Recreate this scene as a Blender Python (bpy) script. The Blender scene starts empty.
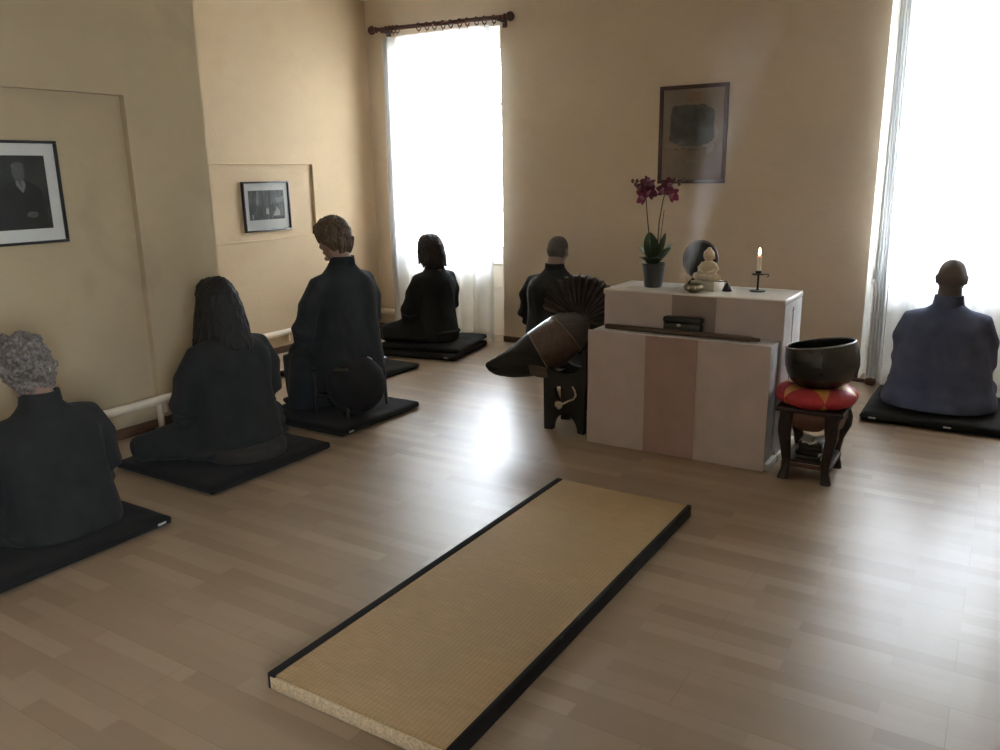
import bpy, bmesh, math, random
from mathutils import Vector, Matrix, noise, Euler
R = math.radians
PI = math.pi
random.seed(7)
SC = bpy.context.scene
C = bpy.context.collection

# ------------------------------------------------------------------ helpers
def _link(o, parent):
    C.objects.link(o)
    if parent is not None:
        o.parent = parent
    return o

def root_matrix(p):
    m = Matrix.Identity(4)
    while p is not None:
        m = Matrix.LocRotScale(p.location, p.rotation_euler, p.scale) @ m
        p = p.parent
    return m

def finish(me, smooth, angle=38):
    if smooth:
        me.polygons.foreach_set('use_smooth', [True] * len(me.polygons))
        try:
            me.set_sharp_from_angle(angle=R(angle))
        except Exception:
            pass
    me.update()

def obj(name, bm, mats, parent=None, smooth=True, world=False, angle=38):
    """one mesh object; world=True: the bmesh is in world coordinates"""
    if world and parent is not None:
        bm.transform(root_matrix(parent).inverted())
    bmesh.ops.recalc_face_normals(bm, faces=bm.faces)
    me = bpy.data.meshes.new(name)
    bm.to_mesh(me)
    bm.free()
    if not isinstance(mats, (list, tuple)):
        mats = [mats]
    for m in mats:
        me.materials.append(m)
    finish(me, smooth, angle)
    return _link(bpy.data.objects.new(name, me), parent)

def meshobj(name, me, mat, parent=None):
    me.name = name
    me.materials.clear()
    me.materials.append(mat)
    finish(me, True, 80)
    return _link(bpy.data.objects.new(name, me), parent)

def tag(o, label=None, cat=None, group=None, kind=None):
    if label: o['label'] = label
    if cat: o['category'] = cat
    if group: o['group'] = group
    if kind: o['kind'] = kind
    return o

def thing(name, label, cat, loc=(0, 0, 0), rz=0.0, group=None, kind=None):
    o = bpy.data.objects.new(name, None)
    o.empty_display_size = .1
    o.location = loc
    o.rotation_euler = (0, 0, rz)
    C.objects.link(o)
    return tag(o, label, cat, group, kind)

def struct(name, bm, mat, parent=None, smooth=False, label=None):
    o = obj(name, bm, mat, parent, smooth, world=parent is not None)
    if parent is None:
        o['kind'] = 'structure'
        if label: o['label'] = label
    return o

B = bmesh.new

def box(bm, x0, x1, y0, y1, z0, z1, bev=0.0, seg=2, M=None, mi=0):
    t = bmesh.new()
    bmesh.ops.create_cube(t, size=1)
    for v in t.verts:
        v.co = Vector(((x0 + x1) / 2 + v.co.x * (x1 - x0), (y0 + y1) / 2 + v.co.y * (y1 - y0), (z0 + z1) / 2 + v.co.z * (z1 - z0)))
    if bev > 0:
        bmesh.ops.bevel(t, geom=t.edges[:], offset=bev, segments=seg, profile=.5, affect='EDGES')
    merge(bm, t, M, mi)

def merge(bm, t, M=None, mi=None):
    if M is not None:
        t.transform(M)
    if mi:
        for f in t.faces: f.material_index = mi
    me = bpy.data.meshes.new('tmp')
    t.to_mesh(me)
    t.free()
    bm.from_mesh(me)
    bpy.data.meshes.remove(me)

def loft(bm, rings, cap=True, closed=True, M=None, mi=0):
    """rings: lists of points, all of one length"""
    t = bmesh.new()
    vs = [[t.verts.new(p) for p in r] for r in rings]
    n = len(rings[0])
    for a, b in zip(vs, vs[1:]):
        for i in range(n if closed else n - 1):
            j = (i + 1) % n
            t.faces.new((a[i], a[j], b[j], b[i]))
    if cap and closed:
        t.faces.new(vs[0][::-1])
        t.faces.new(vs[-1])
    merge(bm, t, M, mi)

def frame_of(d):
    d = d.normalized()
    u = Vector((0, 0, 1)) if abs(d.z) < .9 else Vector((1, 0, 0))
    a = d.cross(u).normalized()
    return a, a.cross(d).normalized()

def tube(bm, pts, radii, seg=12, M=None, flat=1.0, mi=0, cap=True):
    """round tube; flat scales its second cross axis (towards up)"""
    pts = [Vector(p) for p in pts]
    if not isinstance(radii, (list, tuple)): radii = [radii] * len(pts)
    rings = []
    a0 = None
    for i, p in enumerate(pts):
        d = (pts[min(i + 1, len(pts) - 1)] - pts[max(i - 1, 0)])
        a, b = frame_of(d)
        if a0 is not None and a.dot(a0) < 0:
            a, b = -a, -b
        a0 = a
        rings.append([p + a * math.cos(2 * PI * k / seg) * radii[i] + b * math.sin(2 * PI * k / seg) * radii[i] * flat for k in range(seg)])
    loft(bm, rings, M=M, mi=mi, cap=cap)

def lathe(bm, prof, seg=32, M=None, mi=0):
    """prof: (r, z) from one end to the other; ends at r=0 close"""
    t = bmesh.new()
    rows = []
    for r, z in prof:
        if r < 1e-6:
            rows.append([t.verts.new((0, 0, z))])
        else:
            rows.append([t.verts.new((r * math.cos(2 * PI * k / seg), r * math.sin(2 * PI * k / seg), z)) for k in range(seg)])
    for a, b in zip(rows, rows[1:]):
        for i in range(seg):
            j = (i + 1) % seg
            if len(a) == 1 and len(b) == 1: continue
            if len(a) == 1: t.faces.new((a[0], b[j], b[i]))
            elif len(b) == 1: t.faces.new((a[i], a[j], b[0]))
            else: t.faces.new((a[i], a[j], b[j], b[i]))
    merge(bm, t, M, mi)

def ell(bm, c, r, seg=20, rot=None, mi=0):
    t = bmesh.new()
    bmesh.ops.create_uvsphere(t, u_segments=seg, v_segments=max(6, seg * 2 // 3), radius=1)
    M = Matrix.Translation(Vector(c)) @ (rot.to_4x4() if rot else Matrix.Identity(4)) @ Matrix.Diagonal((r[0], r[1], r[2], 1))
    merge(bm, t, M, mi)

def ico(bm, c, r, sub=1):
    t = bmesh.new()
    bmesh.ops.create_icosphere(t, subdivisions=sub, radius=r)
    merge(bm, t, Matrix.Translation(Vector(c)))

def poly_prism(bm, outline, y0, y1, M=None, mi=0):
    """outline: (x, z) points extruded from y0 to y1"""
    t = bmesh.new()
    f = t.faces.new([t.verts.new((x, y0, z)) for x, z in outline])
    ex = bmesh.ops.extrude_face_region(t, geom=[f])
    bmesh.ops.translate(t, vec=(0, y1 - y0, 0), verts=[e for e in ex['geom'] if isinstance(e, bmesh.types.BMVert)])
    merge(bm, t, M, mi)

def remeshed(bm, voxel, smooth=4, factor=.5):
    """the bmesh's solids fused into one continuous skin"""
    me = bpy.data.meshes.new('src')
    bmesh.ops.recalc_face_normals(bm, faces=bm.faces)
    bm.to_mesh(me)
    bm.free()
    o = bpy.data.objects.new('src', me)
    C.objects.link(o)
    m = o.modifiers.new('r', 'REMESH')
    m.mode = 'VOXEL'
    m.voxel_size = voxel
    if smooth:
        s = o.modifiers.new('s', 'SMOOTH')
        s.factor = factor
        s.iterations = smooth
    dg = bpy.context.evaluated_depsgraph_get()
    out = bpy.data.meshes.new_from_object(o.evaluated_get(dg))
    bpy.data.objects.remove(o)
    bpy.data.meshes.remove(me)
    return out

def displace(me, fn):
    ns = [v.normal.copy() for v in me.vertices]
    for v, n in zip(me.vertices, ns):
        v.co += n * fn(v.co, n)
    me.update()

# ------------------------------------------------------------------ materials
def srgb(r, g, b):
    f = lambda c: (c / 255 / 12.92) if c / 255 <= .04045 else ((c / 255 + .055) / 1.055) ** 2.4
    return (f(r), f(g), f(b), 1)

class NT:
    def __init__(s, name):
        s.m = bpy.data.materials.new(name)
        s.m.use_nodes = True
        s.t = s.m.node_tree
        s.t.nodes.clear()
        s.out = s.n('ShaderNodeOutputMaterial')
    def n(s, typ, **kw):
        n = s.t.nodes.new(typ)
        for k, v in kw.items():
            if k.startswith('i_'):
                key = k[2:].replace('_', ' ')
                n.inputs[key].default_value = v
            else:
                setattr(n, k, v)
        return n
    def l(s, a, b): s.t.links.new(a, b)
    def coord(s, scale=(1, 1, 1), kind='Object', rot=(0, 0, 0)):
        tc = s.n('ShaderNodeTexCoord')
        mp = s.n('ShaderNodeMapping')
        mp.inputs['Scale'].default_value = scale
        mp.inputs['Rotation'].default_value = rot
        s.l(tc.outputs[kind], mp.inputs['Vector'])
        return mp.outputs['Vector']
    def noise(s, vec, scale, detail=4, rough=.55, dist=0):
        n = s.n('ShaderNodeTexNoise')
        n.inputs['Scale'].default_value = scale
        n.inputs['Detail'].default_value = detail
        n.inputs['Roughness'].default_value = rough
        n.inputs['Distortion'].default_value = dist
        s.l(vec, n.inputs['Vector'])
        return n.outputs['Fac']
    def ramp(s, fac, stops):
        r = s.n('ShaderNodeValToRGB')
        e = r.color_ramp.elements
        e[0].position, e[0].color = stops[0]
        e[1].position, e[1].color = stops[-1]
        for p, c in stops[1:-1]:
            e.new(p).color = c
        s.l(fac, r.inputs['Fac'])
        return r.outputs['Color']
    def mix(s, a, b, fac, mode='MIX'):
        m = s.n('ShaderNodeMix', data_type='RGBA', blend_type=mode)
        for sock, v in ((m.inputs[0], fac), (m.inputs[6], a), (m.inputs[7], b)):
            if isinstance(v, (int, float, tuple)): sock.default_value = v
            else: s.l(v, sock)
        return m.outputs[2]
    def bsdf(s, color, rough=.6, bump=None, bstr=.2, bdist=.01, **kw):
        p = s.n('ShaderNodeBsdfPrincipled')
        if isinstance(color, tuple): p.inputs['Base Color'].default_value = color
        else: s.l(color, p.inputs['Base Color'])
        if isinstance(rough, (int, float)): p.inputs['Roughness'].default_value = rough
        else: s.l(rough, p.inputs['Roughness'])
        for k, v in kw.items(): p.inputs[k.replace('_', ' ')].default_value = v
        if bump is not None:
            b = s.n('ShaderNodeBump')
            b.inputs['Strength'].default_value = bstr
            b.inputs['Distance'].default_value = bdist
            s.l(bump, b.inputs['Height'])
            s.l(b.outputs['Normal'], p.inputs['Normal'])
        s.l(p.outputs['BSDF'], s.out.inputs['Surface'])
        return p

def mat(name, col, rough=.6, var=.12, scale=12, bstr=.15, bdist=.004, stretch=(1, 1, 1), **kw):
    t = NT(name)
    v = t.coord(stretch)
    f = t.noise(v, scale, 5)
    dark = tuple(c * (1 - var) for c in col[:3]) + (1,)
    lite = tuple(min(1, c * (1 + var)) for c in col[:3]) + (1,)
    t.bsdf(t.ramp(f, [(.3, dark), (.7, lite)]), rough, f, bstr, bdist, **kw)
    return t.m

def plaster(name, col, stain):
    t = NT(name)
    v = t.coord()
    big = t.noise(v, 1.3, 5, .6, .3)
    fine = t.noise(v, 38, 6, .65)
    mid = t.noise(t.coord((1, 1, 2.4)), 7, 6, .6, .6)
    c = t.ramp(big, [(.3, tuple(x * .9 for x in col[:3]) + (1,)), (.72, col)])
    patch = t.ramp(t.noise(v, 2.3, 3, .5, .8), [(.60, (0, 0, 0, 1)), (.72, (1, 1, 1, 1))])
    c = t.mix(c, stain, t.mix((0, 0, 0, 1), (.35, .35, .35, 1), patch))
    c = t.mix(c, tuple(x * .86 for x in col[:3]) + (1,), t.ramp(mid, [(.52, (0, 0, 0, 1)), (.8, (.5, .5, .5, 1))]))
    h = t.mix(fine, mid, .6)
    t.bsdf(c, .85, h, .35, .012)
    return t.m

def floor_mat():
    t = NT('beech_laminate_strips')
    v = t.coord()
    def bricks(seed):
        b = t.n('ShaderNodeTexBrick')
        b.offset = .37
        b.offset_frequency = 2
        b.inputs['Scale'].default_value = 1
        b.inputs['Brick Width'].default_value = .46
        b.inputs['Row Height'].default_value = .066
        b.inputs['Mortar Size'].default_value = .0009
        b.inputs['Mortar Smooth'].default_value = .3
        b.inputs['Bias'].default_value = 0
        b.inputs['Color1'].default_value = (0, 0, 0, 1)
        b.inputs['Color2'].default_value = (1, 1, 1, 1)
        b.inputs['Mortar'].default_value = (.42, .42, .42, 1)
        t.l(v, b.inputs['Vector'])
        return b
    b = bricks(0)
    c = t.ramp(b.outputs['Color'], [(0, (.285, .205, .135, 1)), (.35, (.325, .240, .160, 1)), (.7, (.345, .255, .173, 1)), (1, (.385, .292, .202, 1))])
    g = t.noise(t.coord((1.2, 22, 1)), 6, 6, .6, .4)
    c = t.mix(c, (.27, .185, .115, 1), t.ramp(g, [(.5, (0, 0, 0, 1)), (.85, (.45, .45, .45, 1))]))
    wide = t.n('ShaderNodeTexBrick')
    wide.offset = .5
    for k, x in (('Scale', 1), ('Brick Width', 1.38), ('Row Height', .198), ('Mortar Size', .0012), ('Mortar Smooth', .2), ('Bias', 0)):
        wide.inputs[k].default_value = x
    t.l(v, wide.inputs['Vector'])
    c = t.mix(c, (.17, .115, .07, 1), t.mix((0, 0, 0, 1), (.5, .5, .5, 1), wide.outputs['Fac']))
    t.bsdf(c, .345, None, Specular_IOR_Level=.5)
    return t.m

def cloth(name, col, rough=.95, weave=420, sheen=.04, var=.17):
    t = NT(name)
    v = t.coord()
    w = t.noise(v, weave, 2)
    f = t.noise(v, 9, 5)
    c = t.ramp(f, [(.3, tuple(x * (1 - var) for x in col[:3]) + (1,)), (.7, tuple(min(1, x * (1 + var)) for x in col[:3]) + (1,))])
    t.bsdf(c, rough, w, .3, .002, Sheen_Weight=sheen, Sheen_Roughness=.5, Specular_IOR_Level=.2)
    return t.m

def sheer(name):
    t = NT(name)
    v = t.coord((1, 1, 1))
    w = t.noise(t.coord((160, 160, 6)), 1, 2)
    tr = t.n('ShaderNodeBsdfTransparent')
    tl = t.n('ShaderNodeBsdfTranslucent')
    df = t.n('ShaderNodeBsdfDiffuse')
    for n in (tl, df): n.inputs['Color'].default_value = (.94, .94, .94, 1)
    a = t.n('ShaderNodeMixShader'); a.inputs[0].default_value = .30
    t.l(tl.outputs[0], a.inputs[1]); t.l(df.outputs[0], a.inputs[2])
    m = t.n('ShaderNodeMixShader')
    lw = t.n('ShaderNodeLayerWeight'); lw.inputs['Blend'].default_value = .35
    r = t.ramp(lw.outputs['Facing'], [(0, (.64, .64, .64, 1)), (.8, (.88, .88, .88, 1))])
    t.l(r, m.inputs[0])
    t.l(tr.outputs[0], m.inputs[1]); t.l(a.outputs[0], m.inputs[2])
    t.l(m.outputs[0], t.out.inputs['Surface'])
    return t.m

def pane_glass(name, ior=1.45):
    t = NT(name)
    tr = t.n('ShaderNodeBsdfTransparent'); tr.inputs['Color'].default_value = (.98, .99, .985, 1)
    gl = t.n('ShaderNodeBsdfGlossy'); gl.inputs['Roughness'].default_value = .03
    fr = t.n('ShaderNodeFresnel'); fr.inputs['IOR'].default_value = ior
    m = t.n('ShaderNodeMixShader')
    t.l(fr.outputs[0], m.inputs[0]); t.l(tr.outputs[0], m.inputs[1]); t.l(gl.outputs[0], m.inputs[2])
    t.l(m.outputs[0], t.out.inputs['Surface'])
    return t.m

def wood(name, col, rough=.4, axis=(1, 1, 12), amount=.35):
    t = NT(name)
    f = t.noise(t.coord(axis), 9, 6, .6, .8)
    t.bsdf(t.ramp(f, [(.3, tuple(x * (1 - amount) for x in col[:3]) + (1,)), (.7, tuple(min(1, x * (1 + amount)) for x in col[:3]) + (1,))]), rough, f, .15, .003)
    return t.m

def straw():
    t = NT('woven_rush')
    v = t.coord()
    # weft runs across the mat, warp cords along it
    w1 = t.n('ShaderNodeTexWave', wave_type='BANDS', bands_direction='Y'); w1.inputs['Scale'].default_value = 52; w1.inputs['Distortion'].default_value = 1.2; w1.inputs['Detail'].default_value = 2
    w2 = t.n('ShaderNodeTexWave', wave_type='BANDS', bands_direction='X'); w2.inputs['Scale'].default_value = 20; w2.inputs['Distortion'].default_value = .6
    t.l(v, w1.inputs['Vector']); t.l(v, w2.inputs['Vector'])
    h = t.mix(w1.outputs['Fac'], w2.outputs['Fac'], .4)
    fl = t.noise(t.coord((3, 60, 1)), 4, 5, .6)
    big = t.noise(v, 3.2, 4, .6)
    c = t.ramp(fl, [(.25, (.40, .265, .125, 1)), (.55, (.50, .345, .175, 1)), (.8, (.57, .415, .225, 1))])
    c = t.mix(c, (.42, .305, .155, 1), t.ramp(big, [(.4, (0, 0, 0, 1)), (.75, (.7, .7, .7, 1))]))
    c = t.mix(c, (.27, .18, .09, 1), t.ramp(h, [(.15, (.45, .55, .55, 1)), (.5, (0, 0, 0, 1))]))
    t.bsdf(c, .7, h, .5, .004, Specular_IOR_Level=.3)
    return t.m

M = {}
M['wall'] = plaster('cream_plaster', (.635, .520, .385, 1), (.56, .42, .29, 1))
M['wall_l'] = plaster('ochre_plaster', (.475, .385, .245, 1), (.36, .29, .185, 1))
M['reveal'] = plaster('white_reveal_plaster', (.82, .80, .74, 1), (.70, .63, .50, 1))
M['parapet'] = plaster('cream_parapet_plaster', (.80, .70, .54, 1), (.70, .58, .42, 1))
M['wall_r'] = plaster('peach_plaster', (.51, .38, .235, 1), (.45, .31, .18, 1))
M['ceil'] = plaster('white_ceiling_plaster', (.74, .70, .62, 1), (.70, .64, .54, 1))
M['floor'] = floor_mat()
M['base'] = wood('brown_skirting_wood', (.10, .055, .03, 1), .5)
M['whitewood'] = mat('white_painted_wood', (.78, .75, .68, 1), .4, .05)
M['pipe'] = mat('cream_pipe_paint', (.66, .58, .46, 1), .35, .05)
M['robe'] = cloth('black_robe_cloth', (.0200, .0212, .0210, 1))
M['robe2'] = cloth('navy_robe_cloth', (.080, .092, .150, 1))
M['robe3'] = cloth('faded_black_robe_cloth', (.0220, .0250, .0265, 1))
M['zabuton'] = cloth('black_mat_cloth', (.0125, .0122, .0122, 1))
M['zafu'] = cloth('charcoal_cushion_cloth', (.030, .028, .026, 1))
M['tagw'] = mat('white_tag_highlight', (.40, .39, .37, 1), .8, .05)
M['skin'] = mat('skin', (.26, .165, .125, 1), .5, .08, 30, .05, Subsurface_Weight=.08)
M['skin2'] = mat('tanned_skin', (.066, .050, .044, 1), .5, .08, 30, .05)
def hairmat(name, a, b, rough=.45, st=(40, 40, 5), bstr=.6):
    t = NT(name)
    f = t.noise(t.coord(st), 5, 5, .6, .4)
    t.bsdf(t.ramp(f, [(.3, a), (.72, b)]), rough, f, bstr, .006, Specular_IOR_Level=.3)
    return t.m
M['hair_grey'] = hairmat('grey_hair', (.038, .030, .024, 1), (.24, .215, .195, 1), .6, (16, 16, 16))
M['hair_black'] = hairmat('black_hair', (.006, .005, .0045, 1), (.014, .0115, .010, 1), .6)
M['hair_brown'] = hairmat('brown_hair', (.035, .022, .013, 1), (.13, .085, .05, 1), .5, (26, 26, 9))
M['hair_dark'] = hairmat('dark_brown_hair', (.012, .009, .008, 1), (.034, .026, .022, 1))
M['hair_crop'] = hairmat('cropped_hair', (.060, .049, .045, 1), (.135, .115, .105, 1), .8, (60, 60, 60))
M['stubble'] = hairmat('shaved_stubble', (.082, .064, .056, 1), (.112, .088, .077, 1), .75, (120, 120, 120), .1)
M['straw'] = straw()
M['edge'] = cloth('black_binding', (.013, .012, .012, 1))
M['strawend'] = mat('cut_rush_ends', (.62, .50, .33, 1), .8, .3, 130, .5, .004)
M['panel'] = cloth('taupe_cloth', (.62, .54, .55, 1), var=.05)
M['panelc'] = cloth('russet_cloth', (.45, .315, .30, 1), var=.07)
M['panelu'] = cloth('plum_cloth', (.35, .29, .275, 1), var=.05)
M['altarw'] = mat('white_lacquer', (.78, .76, .72, 1), .16, .03, 4, .02, Specular_IOR_Level=.6)
M['altars'] = cloth('white_side_cloth', (.66, .65, .66, 1))
M['darkwood'] = wood('dark_stained_wood', (.030, .019, .013, 1), .4)
M['stick'] = wood('brown_stick_wood', (.085, .052, .034, 1), .45, (12, 1, 1))
M['blackbox'] = mat('black_lacquer', (.016, .018, .019, 1), .28, .1)
M['metal'] = mat('pale_metal', (.6, .57, .5, 1), .3, .05, Metallic=.9)
M['iron'] = mat('black_iron', (.02, .017, .015, 1), .45, .2, Metallic=.5)
M['wax'] = mat('ivory_wax', (.84, .77, .62, 1), .45, .03, Subsurface_Weight=.2)
M['stone'] = mat('cream_stone', (.58, .50, .37, 1), .55, .18, 25, .2)
M['stoneface'] = mat('orange_tinted_stone', (.50, .38, .26, 1), .55, .15, 25)
M['plinth'] = mat('pale_plinth', (.60, .55, .46, 1), .5, .08, 14)
M['disc'] = mat('black_disc_lacquer', (.018, .019, .022, 1), .25, .15)
M['discrim'] = wood('dark_brown_rim', (.06, .035, .022, 1), .4)
M['brass'] = mat('tarnished_brass', (.28, .25, .18, 1), .28, .35, 30, Metallic=.85)
M['pot'] = mat('slate_grey_pot', (.060, .068, .078, 1), .4, .08)
M['soil'] = mat('bark_soil', (.05, .032, .02, 1), .95, .5, 60, .8, .01)
M['leaf'] = mat('orchid_leaf_green', (.040, .080, .028, 1), .55, .25, 12)
M['stem'] = mat('orchid_stem', (.055, .055, .024, 1), .5, .25, 30)
M['petal'] = mat('magenta_petal', (.22, .026, .085, 1), .55, .35, 40)
M['petal2'] = mat('dark_magenta_petal', (.105, .016, .036, 1), .55, .3, 40)
M['lip'] = mat('pale_pink_lip', (.26, .08, .13, 1), .5, .2, 40)
M['bud'] = mat('dark_bud', (.075, .028, .03, 1), .5, .3, 30)
M['bowl'] = mat('black_bronze', (.014, .017, .017, 1), .27, .3, 9, .05, Specular_IOR_Level=.65)
M['rim'] = mat('worn_rim_metal', (.20, .20, .20, 1), .3, .1, Metallic=.6)
M['red'] = mat('red_brocade', (.42, .030, .038, 1), .55, .2, 60, .2)
M['gold'] = mat('gold_brocade', (.62, .30, .075, 1), .5, .2, 60, .2)
M['standwood'] = wood('dark_carved_wood', (.030, .020, .018, 1), .4)
M['standred'] = wood('red_brown_wood', (.10, .045, .03, 1), .45)
M['paper'] = mat('white_paper', (.74, .72, .70, 1), .8, .04)
M['fishblack'] = wood('black_drum_lacquer', (.014, .0132, .0128, 1), .68)
M['fishbrown'] = wood('brown_drum_wood', (.100, .062, .044, 1), .34, (6, 6, 2))
M['fishtail'] = wood('dark_ribbed_wood', (.062, .050, .045, 1), .40)
M['fishband'] = mat('worn_pale_band', (.20, .165, .125, 1), .5, .2)
M['rope'] = mat('white_cord', (.52, .46, .38, 1), .85, .2, 90, .5)
M['frameblk'] = mat('black_frame_wood', (.012, .011, .011, 1), .35, .1)
M['framebrn'] = wood('mahogany_frame_wood', (.055, .024, .020, 1), .4)
M['mount'] = mat('white_mount_board', (.72, .69, .65, 1), .85, .03)
M['glass'] = pane_glass('clear_glass')
M['picglass'] = pane_glass('picture_glass', 1.16)
M['rod'] = wood('red_brown_rod_wood', (.075, .022, .016, 1), .35)
M['sheer'] = sheer('sheer_white_voile')
M['bracket'] = M['iron']
M['cushion_dark'] = cloth('deep_black_cushion', (.020, .020, .021, 1))
M['stool'] = mat('black_stool_paint', (.02, .02, .021, 1), .3, .1)

# ------------------------------------------------------------------ camera (world: X along the end wall, Y into the room, Z up)
F = 811.0146
rt = Vector((0.84784393, 0.53001962, -0.01548781))
up = Vector((-0.11551973, 0.21314019, 0.97016826))
fw = Vector((-0.51750929, 0.82076212, -0.24193734))
cd = bpy.data.cameras.new('camera')
cam = bpy.data.objects.new('camera', cd)
C.objects.link(cam)
cam.matrix_world = Matrix(((rt.x, up.x, -fw.x, 0), (rt.y, up.y, -fw.y, 0), (rt.z, up.z, -fw.z, 1.5), (0, 0, 0, 1)))
cd.sensor_width = 36
cd.lens = F / 1000 * 36
cd.clip_start = .05
SC.camera = cam

# ------------------------------------------------------------------ room shell
YB, XL, XN, YN, ZC = 6.2, -5.32, -4.36, 3.505, 3.05     # end wall, far side wall, near side wall, its end, ceiling
XR, YF = 1.75, -2.6
W1, W2, ZH, ZS = (-5.02, -3.855), (-.842, .40), 2.70, .67
W3 = (-1.55, -.55)  # span of the added fill-light window in the right wall

def wall_grid(us, vs, depth, place, thick):
    """a wall of cells: depth(i, j) = how far the face of the cell lies back, None = open right through"""
    t = bmesh.new()
    cache = {}
    def vert(u, v, d):
        k = (round(u, 5), round(v, 5), round(d, 5))
        if k not in cache: cache[k] = t.verts.new(place(u, v, d))
        return cache[k]
    def quad(*p, mi=0):
        try: t.faces.new([vert(*q) for q in p]).material_index = mi
        except ValueError: pass
    nu, nv = len(us) - 1, len(vs) - 1
    D = [[depth(i, j) for j in range(nv)] for i in range(nu)]
    for i in range(nu):
        for j in range(nv):
            d = D[i][j]
            u0, u1, v0, v1 = us[i], us[i + 1], vs[j], vs[j + 1]
            if d is not None:
                quad((u0, v0, d), (u1, v0, d), (u1, v1, d), (u0, v1, d))
                quad((u0, v0, thick), (u0, v1, thick), (u1, v1, thick), (u1, v0, thick))
            for (a, b, p, q) in ((i + 1, j, (u1, v0), (u1, v1)), (i, j + 1, (u0, v1), (u1, v1)), (i - 1, j, (u0, v0), (u0, v1)), (i, j - 1, (u0, v0), (u1, v0))):
                dd = thick if d is None else d
                if 0 <= a < nu and 0 <= b < nv:
                    e = thick if D[a][b] is None else D[a][b]
                else:
                    e = thick
                if dd < e:
                    quad((*p, dd), (*q, dd), (*q, e), (*p, e), mi=1 if e - dd > .2 else 0)
    return t

def in_rect(us, vs, i, j, r):
    u, v = (us[i] + us[i + 1]) / 2, (vs[j] + vs[j + 1]) / 2
    return r[0] < u < r[1] and r[2] < v < r[3]

# end wall with the two floor-length window niches
us, vs = [XL - .3, W1[0], W1[1], W2[0], W2[1], XR + .3], [0, ZH, ZC]
struct('wall_back', wall_grid(us, vs, lambda i, j: None if (j == 0 and i in (1, 3)) else 0, lambda u, v, d: (u, YB + d, v), .42), [M['wall'], M['reveal']])
# far side wall with its shallow panel
us, vs = [YN - .0, 4.02, 5.385, YB], [0, .985, 1.60, ZC]
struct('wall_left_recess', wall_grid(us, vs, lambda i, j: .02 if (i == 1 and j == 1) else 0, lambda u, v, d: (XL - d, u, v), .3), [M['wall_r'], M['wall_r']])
bm = B()
for (p0, p1, q0, q1) in ((YN + .02, 5.397, 1.596, 1.608), (YN + .02, 5.397, .975, .989), (5.381, 5.395, .975, 1.608)):
    box(bm, XL - .002, XL + .007, p0, p1, q0, q1, .003)
struct('trim_1', bm, M['wall_r'])
# near side wall: projects into the room, with a blocked-up opening
us, vs = [YF, .9, 2.972, YN], [0, .0, 1.958, ZC]
vs = [0, 1.958, ZC]
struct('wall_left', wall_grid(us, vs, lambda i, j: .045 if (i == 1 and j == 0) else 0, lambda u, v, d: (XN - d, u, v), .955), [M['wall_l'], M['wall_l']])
us, vs = [YF, W3[0], W3[1], YB], [0, .85, 2.35, ZC]
struct('wall_right', wall_grid(us, vs, lambda i, j: None if (i == 1 and j == 1) else 0, lambda u, v, d: (XR + d, u, v), .3), [M['wall'], M['reveal']])
w = thing('window_3', 'unseen side window added behind the viewer for fill light', 'window', (XR + .2, sum(W3) / 2, .85), kind='structure')  # added out of view to brighten walls and robes facing the camera
bm = B()
for (p0, p1, q0, q1) in ((W3[0], W3[0] + .07, .85, 2.35), (W3[1] - .07, W3[1], .85, 2.35), (W3[0], W3[1], .85, .92), (W3[0], W3[1], 2.28, 2.35), (sum(W3) / 2 - .04, sum(W3) / 2 + .04, .85, 2.35)):
    box(bm, XR + .16, XR + .23, p0, p1, q0, q1, .005)
obj('window_frame', bm, M['whitewood'], w, world=True)
bm = B(); box(bm, XR + .19, XR + .196, W3[0] + .05, W3[1] - .05, .90, 2.30); obj('pane', bm, M['glass'], w, smooth=False, world=True)
L = bpy.data.lights.new('portal', 'AREA')
L.shape = 'RECTANGLE'; L.size = 1.5; L.size_y = W3[1] - W3[0]
L.cycles.is_portal = True
lo = bpy.data.objects.new('daylight_opening', L)
lo.location = (XR + .29, sum(W3) / 2, 1.6)
lo.rotation_euler = (0, R(90), 0)
C.objects.link(lo)
bm = B(); box(bm, XL - .3, XR + .3, YF - .3, YF, 0, ZC); struct('wall_front', bm, M['wall'])
bm = B(); box(bm, XL - .3, XR + .3, YF - .3, YB + .42, -.2, 0); struct('floor', bm, M['floor'])
bm = B(); box(bm, XL - .3, XR + .3, YF - .3, YB + .42, ZC, ZC + .2); struct('ceiling', bm, M['ceil'])

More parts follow.
